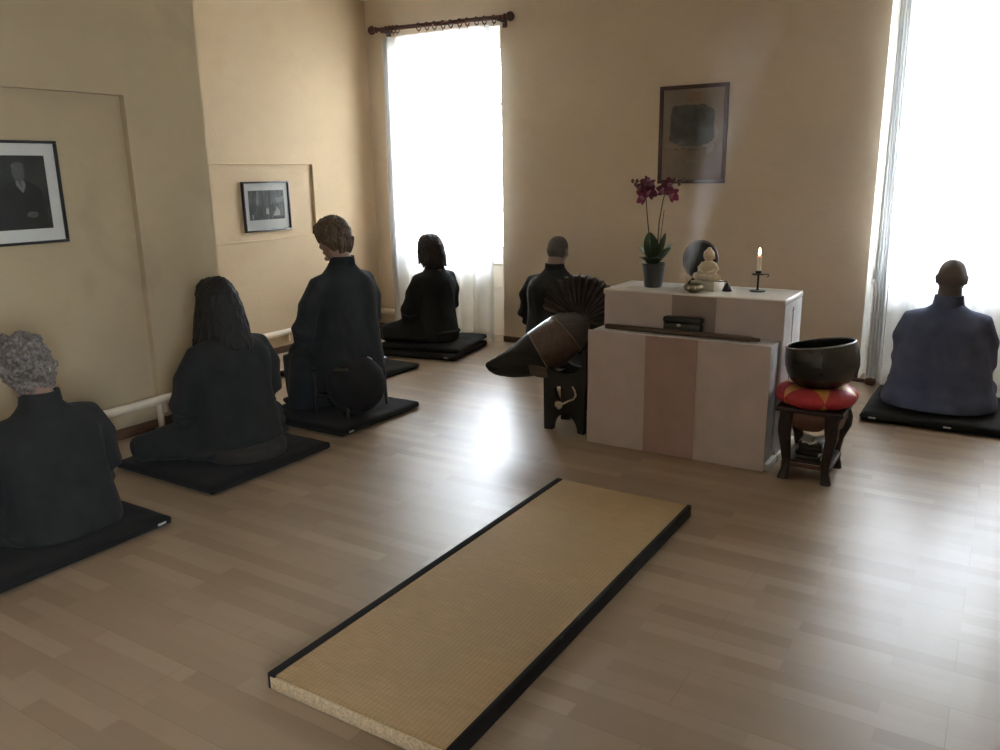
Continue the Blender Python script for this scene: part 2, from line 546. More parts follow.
# parapets below the windows, inside the niches
for k, (a, b) in enumerate((W1, W2)):
    bm = B(); box(bm, a + .001, b - .001, YB + .23, YB + .41, 0, ZS, 0)
    struct('wall_back_parapet', bm, (M['parapet'], M['reveal'])[k])
    bm = B(); box(bm, a + .002, b - .002, YB + .20, YB + .41, ZS, ZS + .035, .008); struct('trim_%d' % (k + 5), bm, M['whitewood'])
    w = thing('window_%d' % (k + 1), ('tall white casement window behind the sheer curtain near the corner', 'tall white casement window behind the shaven person')[k], 'window', ((a + b) / 2, YB + .30, ZS + .035), kind='structure')
    z0, z1, y0, y1 = ZS + .035, ZH, YB + .26, YB + .34
    bm = B()
    for (x0, x1, q0, q1) in ((a, a + .07, z0, z1), (b - .07, b, z0, z1), (a, b, z0, z0 + .07), (a, b, z1 - .08, z1)):
        box(bm, x0, x1, y0, y1, q0, q1, .006)
    obj('window_frame', bm, M['whitewood'], w, world=True)
    mid = (a + b) / 2
    for (x0, x1) in ((a + .07, mid), (mid, b - .07)):
        bm = B()
        for (p0, p1, q0, q1) in ((x0, x0 + .05, z0 + .07, z1 - .08), (x1 - .05, x1, z0 + .07, z1 - .08), (x0, x1, z0 + .07, z0 + .13), (x0, x1, z1 - .14, z1 - .08), (x0, x1, 2.08, 2.115)):
            box(bm, p0, p1, y0 + .015, y1 - .015, q0, q1, .004)
        s = obj('casement', bm, M['whitewood'], w, world=True)
        bm = B(); box(bm, x0 + .045, x1 - .045, y0 + .036, y0 + .042, z0 + .12, z1 - .13)
        obj('pane', bm, M['glass'], s, smooth=False, world=True)
    L = bpy.data.lights.new('portal', 'AREA')
    L.shape = 'RECTANGLE'; L.size = b - a; L.size_y = ZH - ZS
    L.cycles.is_portal = True
    lo = bpy.data.objects.new('daylight_opening', L)
    lo.location = ((a + b) / 2, YB + .40, (ZH + ZS) / 2)
    lo.rotation_euler = (R(-90), 0, 0)
    C.objects.link(lo)

# skirting
def skirting(n, x0, x1, y0, y1, h=.06):
    bm = B(); box(bm, x0, x1, y0, y1, 0, h, .004); struct('baseboard_' + n, bm, M['base'])
skirting('back', W1[1] + .0, W2[0], YB - .018, YB, .052)
skirting('back_corner', XL, W1[0], YB - .018, YB, .052)
skirting('left', XN, XN + .018, YF, YN)
skirting('left_recess', XL, XL + .018, YN, YB - .02)
skirting('left_return', XL + .02, XN, YN, YN + .018)
skirting('right', XR - .018, XR, YF, YB)

# heating pipe along the side walls
hp = thing('heating_pipe', 'cream heating pipe running low along the side walls', 'pipe', (XN + .06, 2.5, 0))
hp['kind'] = 'structure'
bm = B()
pz = .187
tube(bm, [(XN + .055, YF + .05, pz), (XN + .055, YN - .05, pz), (XN + .05, YN + .03, pz), (XN, YN + .06, pz), (XL + .12, YN + .06, pz), (XL + .065, YN + .09, pz), (XL + .055, YN + .15, pz), (XL + .055, YB - .12, pz), (XL + .075, YB - .07, pz), (XL + .12, YB - .055, pz), (W1[0] - .02, YB - .055, pz)], .026, 14)
obj('pipe_run', bm, M['pipe'], hp, world=True)
for y in (.9, 2.93):
    bm = B()
    tube(bm, [(XN + .045, y, pz - .01), (XN + .045, y, 0.0)], .019, 12)
    lathe(bm, [(0, 0), (.034, 0), (.034, .008), (.02, .016), (0, .016)], 16, Matrix.Translation((XN + .045, y, 0)))
    obj('riser_pipe', bm, M['pipe'], hp, world=True)
bm = B(); box(bm, XN, XN + .06, 2.955, 2.975, .10, pz, .003); obj('bracket', bm, M['pipe'], hp, world=True)
bm = B(); box(bm, XL, XL + .06, 4.9, 4.92, .10, pz, .003); obj('bracket', bm, M['pipe'], hp, world=True)

# ------------------------------------------------------------------ curtains
def curtain(name, x0, x1, y, z0, z1, folds, label, edge=0.0, seed=1, spread=0.0):
    rnd = random.Random(seed)
    nx, nz = 300, 26
    ph = [(rnd.uniform(.6, 1.4), rnd.uniform(0, 6.28)) for _ in range(5)]
    # folds crowd together towards x0
    bm = B()
    grid = []
    for j in range(nz + 1):
        v = j / nz
        z = z0 + (z1 - z0) * v
        row = []
        for i in range(nx + 1):
            u = i / nx
            g = .16                                     # this share of the cloth is gathered at its edge
            if u < g:
                k = u / g
                x = x0 + .075 * (k + .9 * math.sin(k * 9 * PI) * .16) * (1.0 + .25 * (1 - v))
            else:
                x = x0 + .075 * (1.0 + .25 * (1 - v)) + (x1 - x0 - .075 * (1.0 + .25 * (1 - v))) * ((u - g) / (1 - g)) ** (1 + edge * .4)
            d = 0
            for k, (f, p) in enumerate(ph):
                d += math.sin(u * folds * f * 2 * PI + p + .5 * math.sin(v * 3 + p)) / (1 + k * .6)
            amp = .011 + .012 * (1 - v) * .5 + .014 * (1 - u) ** 2
            if u < .16: d, amp = math.sin(u / .16 * 9 * PI + 1.2) + .25 * math.sin(z * 3 + u * 60), .026
            if v > .97: amp *= .8
            row.append(bm.verts.new((x, y + d * amp, z + (.004 * math.sin(u * folds * 6) if j == 0 else 0))))
        grid.append(row)
    for a, b in zip(grid, grid[1:]):
        for i in range(nx):
            bm.faces.new((a[i], a[i + 1], b[i + 1], b[i]))
    o = obj(name, bm, M['sheer'], None)
    so = o.modifiers.new('cloth_thickness', 'SOLIDIFY'); so.thickness = .0008
    return tag(o, label, 'curtain')

curtain('sheer_curtain', -5.055, -3.90, YB - .085, .012, 2.70, 9, 'sheer white floor-length curtain hanging from the brown rod in the corner', .35, 3)
curtain('sheer_curtain', -.785, .52, YB - .085, .012, 2.70, 10, 'sheer white floor-length curtain in front of the shaven person', .35, 8, .0)

def curtain_rod(xa, za, xb, zb, label, nring):
    y = YB - .085
    t = thing('curtain_rod', label, 'curtain rod', ((xa + xb) / 2, y, (za + zb) / 2))
    A, Bp = Vector((xa, y, za)), Vector((xb, y, zb))
    bm = B(); tube(bm, [A, Bp], .019, 16); obj('rod', bm, M['rod'], t, world=True)
    d = (Bp - A).normalized()
    q = Vector((0, 0, 1)).rotation_difference(d).to_matrix().to_4x4()
    prof = [(0, -.01), (.022, -.01), (.028, .0), (.022, .012), (.018, .02), (.034, .034), (.040, .052), (.034, .072), (.018, .084), (0, .088)]
    for P, sgn in ((A, -1), (Bp, 1)):
        bm = B()
        lathe(bm, prof, 20, Matrix.Translation(P) @ (q if sgn > 0 else q @ Matrix.Rotation(PI, 4, 'X')))
        obj('finial', bm, M['rod'], t, world=True)
    for f in (.06, .965):
        P = A.lerp(Bp, f)
        bm = B()
        box(bm, P.x - .012, P.x + .012, y - .03, YB, P.z - .035, P.z - .015, .004)
        box(bm, P.x - .022, P.x + .022, YB - .012, YB, P.z - .07, P.z + .03, .004)
        tube(bm, [P + Vector((0, -.026, 0)), P + Vector((0, -.02, -.02)), P + Vector((0, 0, -.027)), P + Vector((0, .02, -.02)), P + Vector((0, .026, 0))], .006, 8)
        obj('bracket', bm, M['rod'], t, world=True)
    for k in range(nring):
        f = .10 + .82 * (k / (nring - 1)) ** 1.0
        if k < 4: f = .085 + .03 * k
        P = A.lerp(Bp, f) + Vector((0, 0, -.010))
        bm = B()
        pts = [P + Vector((.004 * math.sin(k * 3), .031 * math.cos(a), .031 * math.sin(a))) for a in [2 * PI * i / 20 for i in range(21)]]
        tube(bm, pts, .0055, 8, cap=False)
        tube(bm, [P + Vector((0, 0, -.030)), P + Vector((0, 0, -.052))], .003, 6)
        obj('ring', bm, M['rod'], t, world=True)
curtain_rod(-5.125, 2.775, -3.755, 2.742, 'red-brown wooden curtain rod with rings above the corner window', 14)
curtain_rod(-.98, 2.76, .56, 2.76, 'red-brown wooden curtain rod above the window behind the shaven person', 14)

# ------------------------------------------------------------------ pictures
def picture(name, label, wall, a0, a1, z0, z1, fr, mount, frame_m, photo_fn, d=.022, tilt=0):
    """wall 'X': hangs on the side wall at x=pos, a = Y; wall 'Y': on the end wall, a = X"""
    axis, pos = wall
    w, h = a1 - a0, z1 - z0
    if axis == 'X':
        t = thing(name, label, 'picture', (pos, (a0 + a1) / 2, z0), R(90))
    else:
        t = thing(name, label, 'picture', ((a0 + a1) / 2, pos, z0), 0)
    # local: x along the wall, -y into the room (for both), z up
    bm = B()
    box(bm, -w / 2, w / 2, -d, 0, 0, fr, .003); box(bm, -w / 2, w / 2, -d, 0, h - fr, h, .003)
    box(bm, -w / 2, -w / 2 + fr, -d, 0, fr, h - fr, .003); box(bm, w / 2 - fr, w / 2, -d, 0, fr, h - fr, .003)
    obj('frame', bm, frame_m, t)
    if mount:
        bm = B(); box(bm, -w / 2 + fr * .8, w / 2 - fr * .8, -d * .45, -d * .25, fr * .8, h - fr * .8); obj('mount_board', bm, M['mount'], t, smooth=False)
    photo_fn(t, w, h, -d * .5)
    bm = B(); box(bm, -w / 2 + fr * .8, w / 2 - fr * .8, -d * .74, -d * .66, fr * .8, h - fr * .8); obj('glass', bm, M['picglass'], t, smooth=False)
    return t

def flat(bm, pts, y, mi):
    f = bm.faces.new([bm.verts.new((x, y, z)) for x, z in pts]); f.material_index = mi

def shade(name, v, var=.15, scale=30, st=(1, 1, 1)): return mat(name, (v, v * .985, v * .95, 1), .7, var, scale, .0, .001, st)

def photo_portrait(t, w, h, y):
    m = [shade('dark_photo_ground', .040, .35, 8), shade('photo_skin', .105, .35, 40), shade('photo_collar', .19, .1), shade('photo_robe', .022, .3, 20)]
    x0, x1, z0, z1 = -w / 2 + .075, w / 2 - .072, .078, h - .075
    bm = B()
    box(bm, x0, x1, y, y + .002, z0, z1)
    cx, cz = .012, z1 - .135
    f = y - .0006
    flat(bm, [(cx - .15, z0), (cx - .145, z0 + .10), (cx - .12, z0 + .20), (cx - .05, z0 + .245), (cx + .05, z0 + .245), (cx + .105, z0 + .205), (cx + .12, z0 + .10), (cx + .13, z0)], f, 3)
    ov = lambda c, d, a, b, n=18: [(c + a * math.cos(2 * PI * k / n), d + b * math.sin(2 * PI * k / n)) for k in range(n)]
    flat(bm, ov(cx, z1 - .085, .033, .048), f - .0003, 1)
    flat(bm, ov(cx, z1 - .055, .034, .022), f - .0005, 1)
    flat(bm, [(cx - .02, z1 - .125), (cx + .022, z1 - .125), (cx + .03, z1 - .15), (cx + .012, z1 - .19), (cx - .02, z1 - .15)], f - .0004, 2)
    flat(bm, [(cx - .008, z1 - .125), (cx + .010, z1 - .125), (cx + .008, z1 - .168)], f - .0006, 1)
    flat(bm, ov(cx + .045, z0 + .075, .030, .016), f - .0004, 1)
    obj('photograph', bm, m, t, smooth=False)

def photo_forest(t, w, h, y):
    m = [shade('photo_tree_trunks', .12, .75, 7, (9, 9, 1.2)), shade('photo_white_shape', .50, .25, 60), shade('photo_dark_shape', .025, .5, 40), shade('photo_mist', .26, .3, 20)]
    x0, x1, z0, z1 = -w / 2 + .058, w / 2 - .058, .095, h - .072
    bm = B()
    box(bm, x0, x1, y, y + .002, z0, z1)
    W, H = x1 - x0, z1 - z0
    P = lambda u, v: (x0 + u * W, z0 + v * H)
    f = y - .0006
    flat(bm, [P(.78, .55), P(1, .60), P(1, .80), P(.74, .72)], f, 3)
    flat(bm, [P(.55, 0), P(.60, 0), P(.60, 1), P(.56, 1)], f, 2)
    flat(bm, [P(.64, .0), P(.98, .0), P(.98, .10), P(.66, .12)], f, 2)
    flat(bm, [P(.62, .30), P(.74, .34), P(.80, .56), P(.70, .50), P(.66, .6), P(.62, .5)], f - .0001, 2)
    flat(bm, [P(.66, .12), P(.86, .12), P(.86, .28), P(.78, .42), P(.74, .30)], f - .0003, 1)
    flat(bm, [P(.46, .18), P(.54, .18), P(.55, .36), P(.50, .42), P(.46, .34)], f - .0003, 1)
    flat(bm, [P(.07, .04), P(.11, .04), P(.10, .18), P(.07, .18)], f - .0003, 1)
    flat(bm, [P(.20, .5), P(.27, .48), P(.28, .98), P(.22, .98)], f - .0002, 3)
    obj('photograph', bm, m, t, smooth=False)

def photo_ink(t, w, h, y):
    n = NT('brush_print_paper')
    v = n.coord()
    a = n.noise(v, 6, 4, .6, .5)
    c = n.ramp(a, [(.3, (.27, .20, .155, 1)), (.7, (.35, .265, .21, 1))])
    n.bsdf(c, .8)
    k = NT('soft_black_ink')
    a = k.noise(k.coord(), 14, 5, .7, .5)
    k.bsdf(k.ramp(a, [(.3, (.085, .085, .080, 1)), (.75, (.165, .158, .146, 1))]), .8)
    r = mat('faded_red_ink', (.34, .19, .15, 1), .8, .1, 20, 0)
    s = mat('grey_script_ink', (.18, .15, .13, 1), .8, .2, 40, 0)
    p = mat('pale_wash', (.40, .33, .28, 1), .8, .15, 10, 0)
    bm = B()
    fr = .032
    box(bm, -w / 2 + fr * .8, w / 2 - fr * .8, y, y + .002, fr * .8, h - fr * .8)
    rnd = random.Random(5)
    def blob(cx, cz, rx, rz, power, yy, mi, wob):
        pts = []
        N = 72
        for i in range(N):
            th = 2 * PI * i / N
            cs, sn = math.cos(th), math.sin(th)
            kx = math.copysign(abs(cs) ** power, cs); kz = math.copysign(abs(sn) ** power, sn)
            g = 1 + wob * (noise.noise(Vector((cs * 3, sn * 3, mi + .5)))+ .5 * noise.noise(Vector((cs * 9, sn * 9, mi))))
            pts.append((cx + rx * kx * g, cz + rz * kz * g))
        flat(bm, pts, yy, mi)
    blob(-.008, h * .60, .172, .150, .5, y - .0006, 1, .10)
    blob(.0, h * .875, .06, .035, .8, y - .0006, 2, .3)
    blob(.13, h * .50, .06, .12, .9, y - .0004, 4, .3)
    for q in range(5):
        x = -.12 + q * .055
        blob(x, h * .352 + .006 * math.sin(q * 2), .022, .005, .8, y - .0006, 3, .5)
    for q in range(4):
        x = -.03 + q * .022
        blob(x, h * .235, .006, .010, .8, y - .0006, 4, .5)
    obj('print', bm, [n.m, k.m, r, s, p], t, smooth=False)

picture('framed_picture', 'brown-framed print of a soft black square above the orchid', ('Y', YB), -2.415, -1.885, 1.398, 2.116, .030, False, M['framebrn'], photo_ink)
picture('framed_photograph', 'small black-framed monochrome photo of trees in the shallow wall panel', ('X', XL - .02 + .001), 4.585, 5.085, 1.055, 1.460, .013, True, M['frameblk'], photo_forest, .03)
picture('framed_photograph', 'black-framed dark portrait photo above the curly grey-haired person', ('X', XN - .045 + .001), 2.095, 2.552, 1.172, 1.700, .014, True, M['frameblk'], photo_portrait, .03)

# ------------------------------------------------------------------ mats and cushions
def cushion_mat(name, x0, x1, y0, y1, z0, h, label, group=None, rz=0, tags=()):
    w, d = x1 - x0, y1 - y0
    t = thing(name, label, 'mat', ((x0 + x1) / 2, (y0 + y1) / 2, z0), rz, group)
    n = 26
    bm = B()
    def pt(u, v, s):
        # softly stuffed square with rounded corners and a seam at mid height
        e = min(1, (1 - max(abs(u), abs(v))) * 9)
        e = math.sqrt(max(0, 1 - (1 - e) ** 2))
        x, y = u * w / 2, v * d / 2
        r = .03
        ax, ay = abs(x) - (w / 2 - r), abs(y) - (d / 2 - r)
        if ax > 0 and ay > 0:
            L = math.hypot(ax, ay)
            if L > r:
                x = math.copysign(w / 2 - r + ax * r / L, x); y = math.copysign(d / 2 - r + ay * r / L, y)
        puff = .006 * noise.noise(Vector((x * 7 + x0, y * 7 + y0, s)))
        z = h * .5 + s * (h * .5) * e + (puff * e if s > 0 else 0)
        return (x, y, max(z, 0.0))
    us = [-1 + 2 * i / n for i in range(n + 1)]
    us = [-1, -.99, -.975, -.95] + [u for u in us if abs(u) < .93] + [.95, .975, .99, 1]
    m = len(us)
    top = [[bm.verts.new(pt(u, v, 1)) for v in us] for u in us]
    bot = [[bm.verts.new(pt(u, v, -1)) for v in us] for u in us]
    for i in range(m - 1):
        for j in range(m - 1):
            bm.faces.new((top[i][j], top[i + 1][j], top[i + 1][j + 1], top[i][j + 1]))
            bm.faces.new((bot[i][j], bot[i][j + 1], bot[i + 1][j + 1], bot[i + 1][j]))
    bmesh.ops.remove_doubles(bm, verts=bm.verts, dist=.0002)
    obj('padding', bm, M['zabuton'], t, angle=70)
    bm = B()
    loop = []
    r = .03
    for (cx, cy, a0) in ((w / 2 - r, d / 2 - r, 0), (-w / 2 + r, d / 2 - r, 90), (-w / 2 + r, -d / 2 + r, 180), (w / 2 - r, -d / 2 + r, 270)):
        for k in range(5):
            a = R(a0 + k * 22.5)
            loop.append((cx + r * math.cos(a), cy + r * math.sin(a), h * .5))
    loop.append(loop[0])
    tube(bm, loop, .004, 6, cap=False)
    obj('seam_piping', bm, M['zabuton'], t)
    for (tx, ty, ang) in tags:
        bm = B()
        box(bm, -.020, .020, -.002, .002, -.004, .006, .001, M=Matrix.Translation((tx - t.location.x, ty - t.location.y, h * .5)) @ Matrix.Rotation(ang, 4, 'Z'))
        o = obj('tag_or_highlight', bm, M['tagw'], t); o['label'] = 'small white sewn tag or painted edge highlight'
    return t

G = None
cushion_mat('meditation_mat', -3.85, -3.032, 1.24, 2.06, 0, .05, 'square black floor mat under the curly grey-haired person', tags=[(-3.030, 2.0, R(90))])
cushion_mat('meditation_mat', -3.915, -3.132, 2.35, 3.175, 0, .05, 'square black floor mat under the long-haired person')
cushion_mat('meditation_mat', -3.965, -3.20, 3.335, 4.085, 0, .05, 'square black floor mat under the person raised on a stool', tags=[(-3.198, 3.41, R(90))])
cushion_mat('meditation_mat', -4.70, -3.90, 4.22, 4.99, 0, .045, 'bare black floor mat lying behind the person raised on a stool')
cushion_mat('meditation_mat', -4.62, -3.82, 5.21, 5.91, 0, .052, 'lower of two black floor mats under the person with bobbed hair', rz=R(10), tags=[(-3.90, 5.208, 0)])
cushion_mat('meditation_mat', -4.59, -3.83, 5.25, 5.93, .0525, .05, 'upper of two black floor mats under the person with bobbed hair', rz=R(12))
cushion_mat('meditation_mat', -3.42, -2.66, 5.46, 6.14, 0, .05, 'black floor mat under the person half hidden by the fish drum')
cushion_mat('meditation_mat', -.672, .105, 5.15, 5.93, 0, .06, 'black floor mat under the shaven person facing the window', tags=[(-.20, 5.148, 0), (-.60, 5.148, 0)])  # pale tags here stand in for faint highlight lines on the front edge

def zafu(x, y, z0, r, h, label, m, M4=None, tags=0, ball=False):
    t = thing('meditation_cushion', label, 'cushion', (x, y, z0))
    bm = B()
    prof = [(0, 0)] + [(r * (1 - .22 * (1 - math.sin(a)) ** 2 * .9), h / 2 - h / 2 * math.cos(a)) for a in [PI * k / 14 for k in range(2, 13)]]
    prof = [(0, 0), (r * .72, 0)] + prof[1:] + [(r * .70, h * .97), (r * .3, h * .99), (0, h * .95)]
    if ball: prof = [(0, 0)] + [(r * math.sin(a) ** .8, h / 2 - h / 2 * math.cos(a)) for a in [PI * k / 20 for k in range(1, 20)]] + [(0, h)]
    seg = 60
    lathe(bm, prof, seg, M4)
    for v in bm.verts: pass
    o = obj('stuffed_cover', bm, m, t, angle=60)
    # pleats round the side
    me = o.data
    inv = M4.inverted() if M4 else Matrix.Identity(4)
    for v in me.vertices:
        p = inv @ v.co
        a = math.atan2(p.y, p.x); rr = math.hypot(p.x, p.y)
        if rr > r * .5:
            k = 1 + .012 * math.sin(a * 30)
            p.x *= k; p.y *= k
            v.co = (M4 @ p) if M4 else p
    me.update()
    if tags:
        bm = B()
        for q in range(1):
            box(bm, -.017, .017, -.003, .003, -.006, .006, .001, M=(M4 if M4 else Matrix.Identity(4)) @ Matrix.Translation((0, 0, h * .5)) @ Matrix.Rotation(tags, 4, 'Z') @ Matrix.Translation((0, -r - .001, 0)))
        x = obj('tag_or_highlight', bm, M['tagw'], t); x['label'] = 'small white sewn tag or painted edge highlight'
    return t

# ------------------------------------------------------------------ people
def sring(z, cx, cy, rx, ry, n=36, p=.85):
    out = []
    for k in range(n):
        a = 2 * PI * k / n
        c, s = math.cos(a), math.sin(a)
        out.append((cx + rx * math.copysign(abs(c) ** p, c), cy + ry * math.copysign(abs(s) ** p, s), z))
    return out

def head_mesh(bm, HC, tilt, face=1.0, k=1.0):
    """head with a face; HC its centre, tilt pitches it forward (chin down)"""
    Mh = Matrix.Translation(HC) @ Matrix.Rotation(-tilt, 4, 'X') @ Matrix.Scale(k, 4)
    t = bmesh.new()
    bmesh.ops.create_uvsphere(t, u_segments=40, v_segments=28, radius=1)
    for v in t.verts:
        x, y, z = v.co
        rr = max(.05, math.hypot(x, y)) ** -.22 if z > 0 else 1
        X, Y, Z = .076 * x * rr, (.094 if y > 0 else .104) * y * rr, (.113 if z > 0 else .118) * z
        if z < 0:
            X *= 1 - .26 * (-z) ** 1.4
            if y < 0: Y *= 1 - .50 * (-z) ** 1.1
            else: Y *= 1 - .10 * (-z) ** 2
        if z < -.5 and y > 0: Y += .012 * (-z - .5) * 2
        if y < 0 and z > -.2: X *= 1.03
        v.co = (X, Y, Z)
    merge(bm, t, Mh)
    def E(c, r, rx=0, ry=0, rz=0):
        tt = bmesh.new(); bmesh.ops.create_uvsphere(tt, u_segments=16, v_segments=10, radius=1)
        merge(bm, tt, Mh @ Matrix.Translation(c) @ Euler((rx, ry, rz)).to_matrix().to_4x4() @ Matrix.Diagonal((*r, 1)))
    E((0, .093, .006), (.0095, .012, .030), rx=R(-14))      # bridge of the nose
    E((0, .104, -.022), (.0135, .014, .0115))               # tip
    for s in (-1, 1):
        E((s * .011, .094, -.026), (.008, .010, .008))      # nostril wing
        E((s * .031, .078, .032), (.024, .014, .008))       # brow
        E((s * .031, .075, .014), (.015, .011, .009))       # lowered eyelid
        E((s * .040, .062, -.022), (.022, .020, .020))      # cheek
        E((s * .077, -.008, -.004), (.007, .019, .032), rx=R(12), rz=s * R(-22))   # ear
        E((s * .081, -.014, .006), (.006, .014, .020), rx=R(12), rz=s * R(-30))
    E((0, .092, -.052), (.023, .011, .0065))                # upper lip
    E((0, .090, -.065), (.019, .011, .0075))                # lower lip
    E((0, .083, -.096), (.023, .020, .017))                 # chin
    return Mh

def hand(bm, W, d, side, palm_up):
    """wrist W, finger direction d, thumb side vector, normal of the palm"""
    d = Vector(d).normalized(); s = Vector(side).normalized(); n = Vector(palm_up).normalized()
    W = Vector(W)
    pc = W + d * .045
    rot = Matrix((s, d, n)).transposed()
    ell(bm, pc, (.041, .052, .015), 16, rot)
    for i, (off, L) in enumerate(((-.030, .060), (-.0105, .076), (.0105, .082), (.030, .073))):
        b0 = W + d * .080 + s * off
        p1 = b0 + d * L * .42 + n * .004
        p2 = p1 + d * L * .32 + n * .012
        p3 = p2 + d * L * .22 + n * .016
        tube(bm, [b0 - d * .02, b0, p1, p2, p3], [.009, .0092, .0085, .0078, .005], 8)
    b0 = W + d * .025 + s * .034
    tube(bm, [b0 - s * .012, b0 + s * .018 + d * .02 + n * .006, b0 + s * .026 + d * .045 + n * .014, b0 + s * .020 + d * .066 + n * .018], [.013, .0115, .010, .006], 8)

def make_person(label, loc, yaw, seat_z, T=1.0, lean=0.0, tilt=.12, turn=0.0, wid=1.0, robe='robe', skin='skin', hair='crop', hairm='hair_crop', legs='cross', floor_z=.05, head_off=(0, 0, 0), spread=1.0, elbow=1.0, group=None, seed=0, back_skirt=.0, neck=.0, cloak=0):
    root = thing('person', label, 'person', (loc[0], loc[1], 0), yaw, group)
    z0 = seat_z
    fz = floor_z
    rnd = random.Random(seed)
    S = lambda z: z0 + z * T
    ly = lambda z: lean * max(0, z) * T             # forward lean grows with height
    # --- cloth
    def garment(bm, g):                             # g: growth of every section
        secs = [(-.09, .205, .165), (-.02, .215, .170), (.06, .205, .160), (.16, .195, .148), (.26, .195, .138), (.36, .203, .130), (.44, .205, .118), (.490, .175, .098), (.530, .122, .082), (.565, .080, .072), (.592, .068, .070)]
        rings = []
        for z, rx, ry in secs:
            zz = max(S(z), fz + .01) if z < 0 else S(z)
            rings.append(sring(zz, 0, ly(z) - (.012 if z > .3 else 0), rx * wid * g, ry * wid * g))
        loft(bm, rings)
        for s in (-1, 1):
            sh = Vector((s * .172 * wid, ly(.48), S(.466)))
            el = Vector((s * .262 * wid * elbow, ly(.22) + .055, S(.215)))
            wr = Vector((s * .075, ly(.1) + .225, S(.10)))
            tube(bm, [sh - Vector((s * .06, 0, -.012)), sh, sh.lerp(el, .5) + Vector((s * .022, -.004, 0)), el, el.lerp(wr, .35), el.lerp(wr, .75), wr], [.060 * g, .068 * g, .072 * g, .076 * g, .078 * g, .070 * g, .058 * g], 18)
            # the hanging sleeve
            if g > .9:
                a = el + Vector((0, .015, -.045)); b = wr + Vector((s * .04, -.045, -.055))
                tube(bm, [a, a.lerp(b, .5), b], [.060, .066, .055], 14, flat=1.25)
            if legs == 'cross':
                hip = Vector((s * .095, .02, S(0) - .02))
                kn = Vector((s * .330 * spread, .285, fz + .075))
                an = Vector((-s * .07, .335, fz + .062))
                tube(bm, [hip, hip.lerp(kn, .5) + Vector((0, 0, .035)), kn], [.108 * g, .098 * g, .068 * g], 18)
                tube(bm, [kn, kn.lerp(an, .5) + Vector((0, .02, 0)), an], [.066 * g, .060 * g, .052 * g], 16)
            else:
                hip = Vector((s * .10, .0, S(0) - .0))
                kn = Vector((s * .135 * spread, .31, S(.02)))
                an = Vector((s * .13 * spread, .30, fz + .06))
                tube(bm, [hip, hip.lerp(kn, .5), kn], [.112 * g, .102 * g, .080 * g], 18)
                tube(bm, [kn, kn.lerp(an, .5), an], [.080 * g, .074 * g, .066 * g], 16)
                ell(bm, an + Vector((0, .07, -.035)), (.042 * g, .10 * g * g, .03 * g), 16)
        if g > .9 and cloak:
            loft(bm, [sring(fz + .012, 0, .03, .335 * cloak, .27), sring(fz + .07, 0, .03, .33 * cloak, .265), sring(S(.06), 0, .025, .30 * cloak, .225), sring(S(.20), 0, .02, .275 * cloak, .185), sring(S(.34), 0, .0, .245 * cloak, .15), sring(S(.44), 0, -.005, .205 * cloak, .12), sring(S(.50), 0, -.005, .15 * cloak, .09)])
        if g > .9:
            if legs == 'cross':                     # the skirt of the robe over lap and mat
                ell(bm, (0, .20, fz + .055), (.335 * spread, .215, .075), 28)
                ell(bm, (0, .03, fz + .05), (.275 * spread * wid, .205 + back_skirt, .065) if back_skirt > 0 else (.25 * spread, .16, .06), 28)
                ell(bm, (0, .10, fz + .12), (.24 * wid, .18, .10), 24)
                if back_skirt > 0:                  # cloth falling over the cushion behind
                    rings = [sring(S(-.01), 0, 0, .20 * wid, .16), sring((S(0) + fz) / 2, 0, -.01, .225 * wid, .17 + back_skirt * .6), sring(fz + .012, 0, 0, .285 * wid, .185 + back_skirt)]
                    loft(bm, rings)
            else:
                loft(bm, [sring(fz + .012, 0, .24, .225 * spread, .135), sring(fz + .17, 0, .235, .215 * spread, .135), sring(S(-.10), 0, .22, .215 * spread, .14), sring(S(.045), 0, .20, .20 * spread, .15), sring(S(.085), 0, .17, .16 * spread, .13)])
                loft(bm, [sring(S(-.09), 0, .04, .215, .20), sring(S(-.02), 0, .04, .22, .20), sring(S(.05), 0, .04, .20, .18)])
                if back_skirt > 0:
                    loft(bm, [sring(S(-.20), 0, .06, .21, .19 + back_skirt), sring(S(-.10), 0, .04, .21, .19 + back_skirt), sring(S(.0), 0, .02, .21, .17)])
    bm = B(); garment(bm, 1.0)
    me = remeshed(bm, .013, 7)
    sd = Vector((seed * 3.1, seed * 1.7, seed * .9))
    def folds(p, n):
        flatn = 1 - abs(n.z) * .6
        a = noise.noise(Vector((p.x * 9, p.y * 9, p.z * 2.2)) + sd) * .011
        b = noise.noise(Vector((p.x * 22 + p.z * 6, p.y * 22, p.z * 5)) + sd) * .005
        up = min(1, max(0, (S(.55) - p.z) / .12))
        return (a + b) * flatn * up
    displace(me, folds)
    for v in me.vertices:
        if v.co.z < fz + .004: v.co.z = fz + .004
    me.update()
    meshobj('robe', me, M[robe], root)
    # --- body under it
    HC = Vector((head_off[0], ly(.72) + .012 + tilt * .12 + head_off[1], S(.718) + head_off[2] + neck))
    Mt = Matrix.Translation(HC) @ Matrix.Rotation(turn, 4, 'Z') @ Matrix.Translation(-HC)
    bm = B()
    t = bmesh.new()
    Mh = head_mesh(t, HC, tilt)
    tube(t, [Mh @ Vector((0, -.022, -.045)), Vector((0, ly(.60) - .012, S(.60))), Vector((0, ly(.5) - .012, S(.50)))], [.062, .068, .080], 20)
    merge(bm, t, Mt)
    Mh = Mt @ Mh
    garment(bm, .80)
    me = remeshed(bm, .0052, 2)
    bm = B(); bm.from_mesh(me); bpy.data.meshes.remove(me)
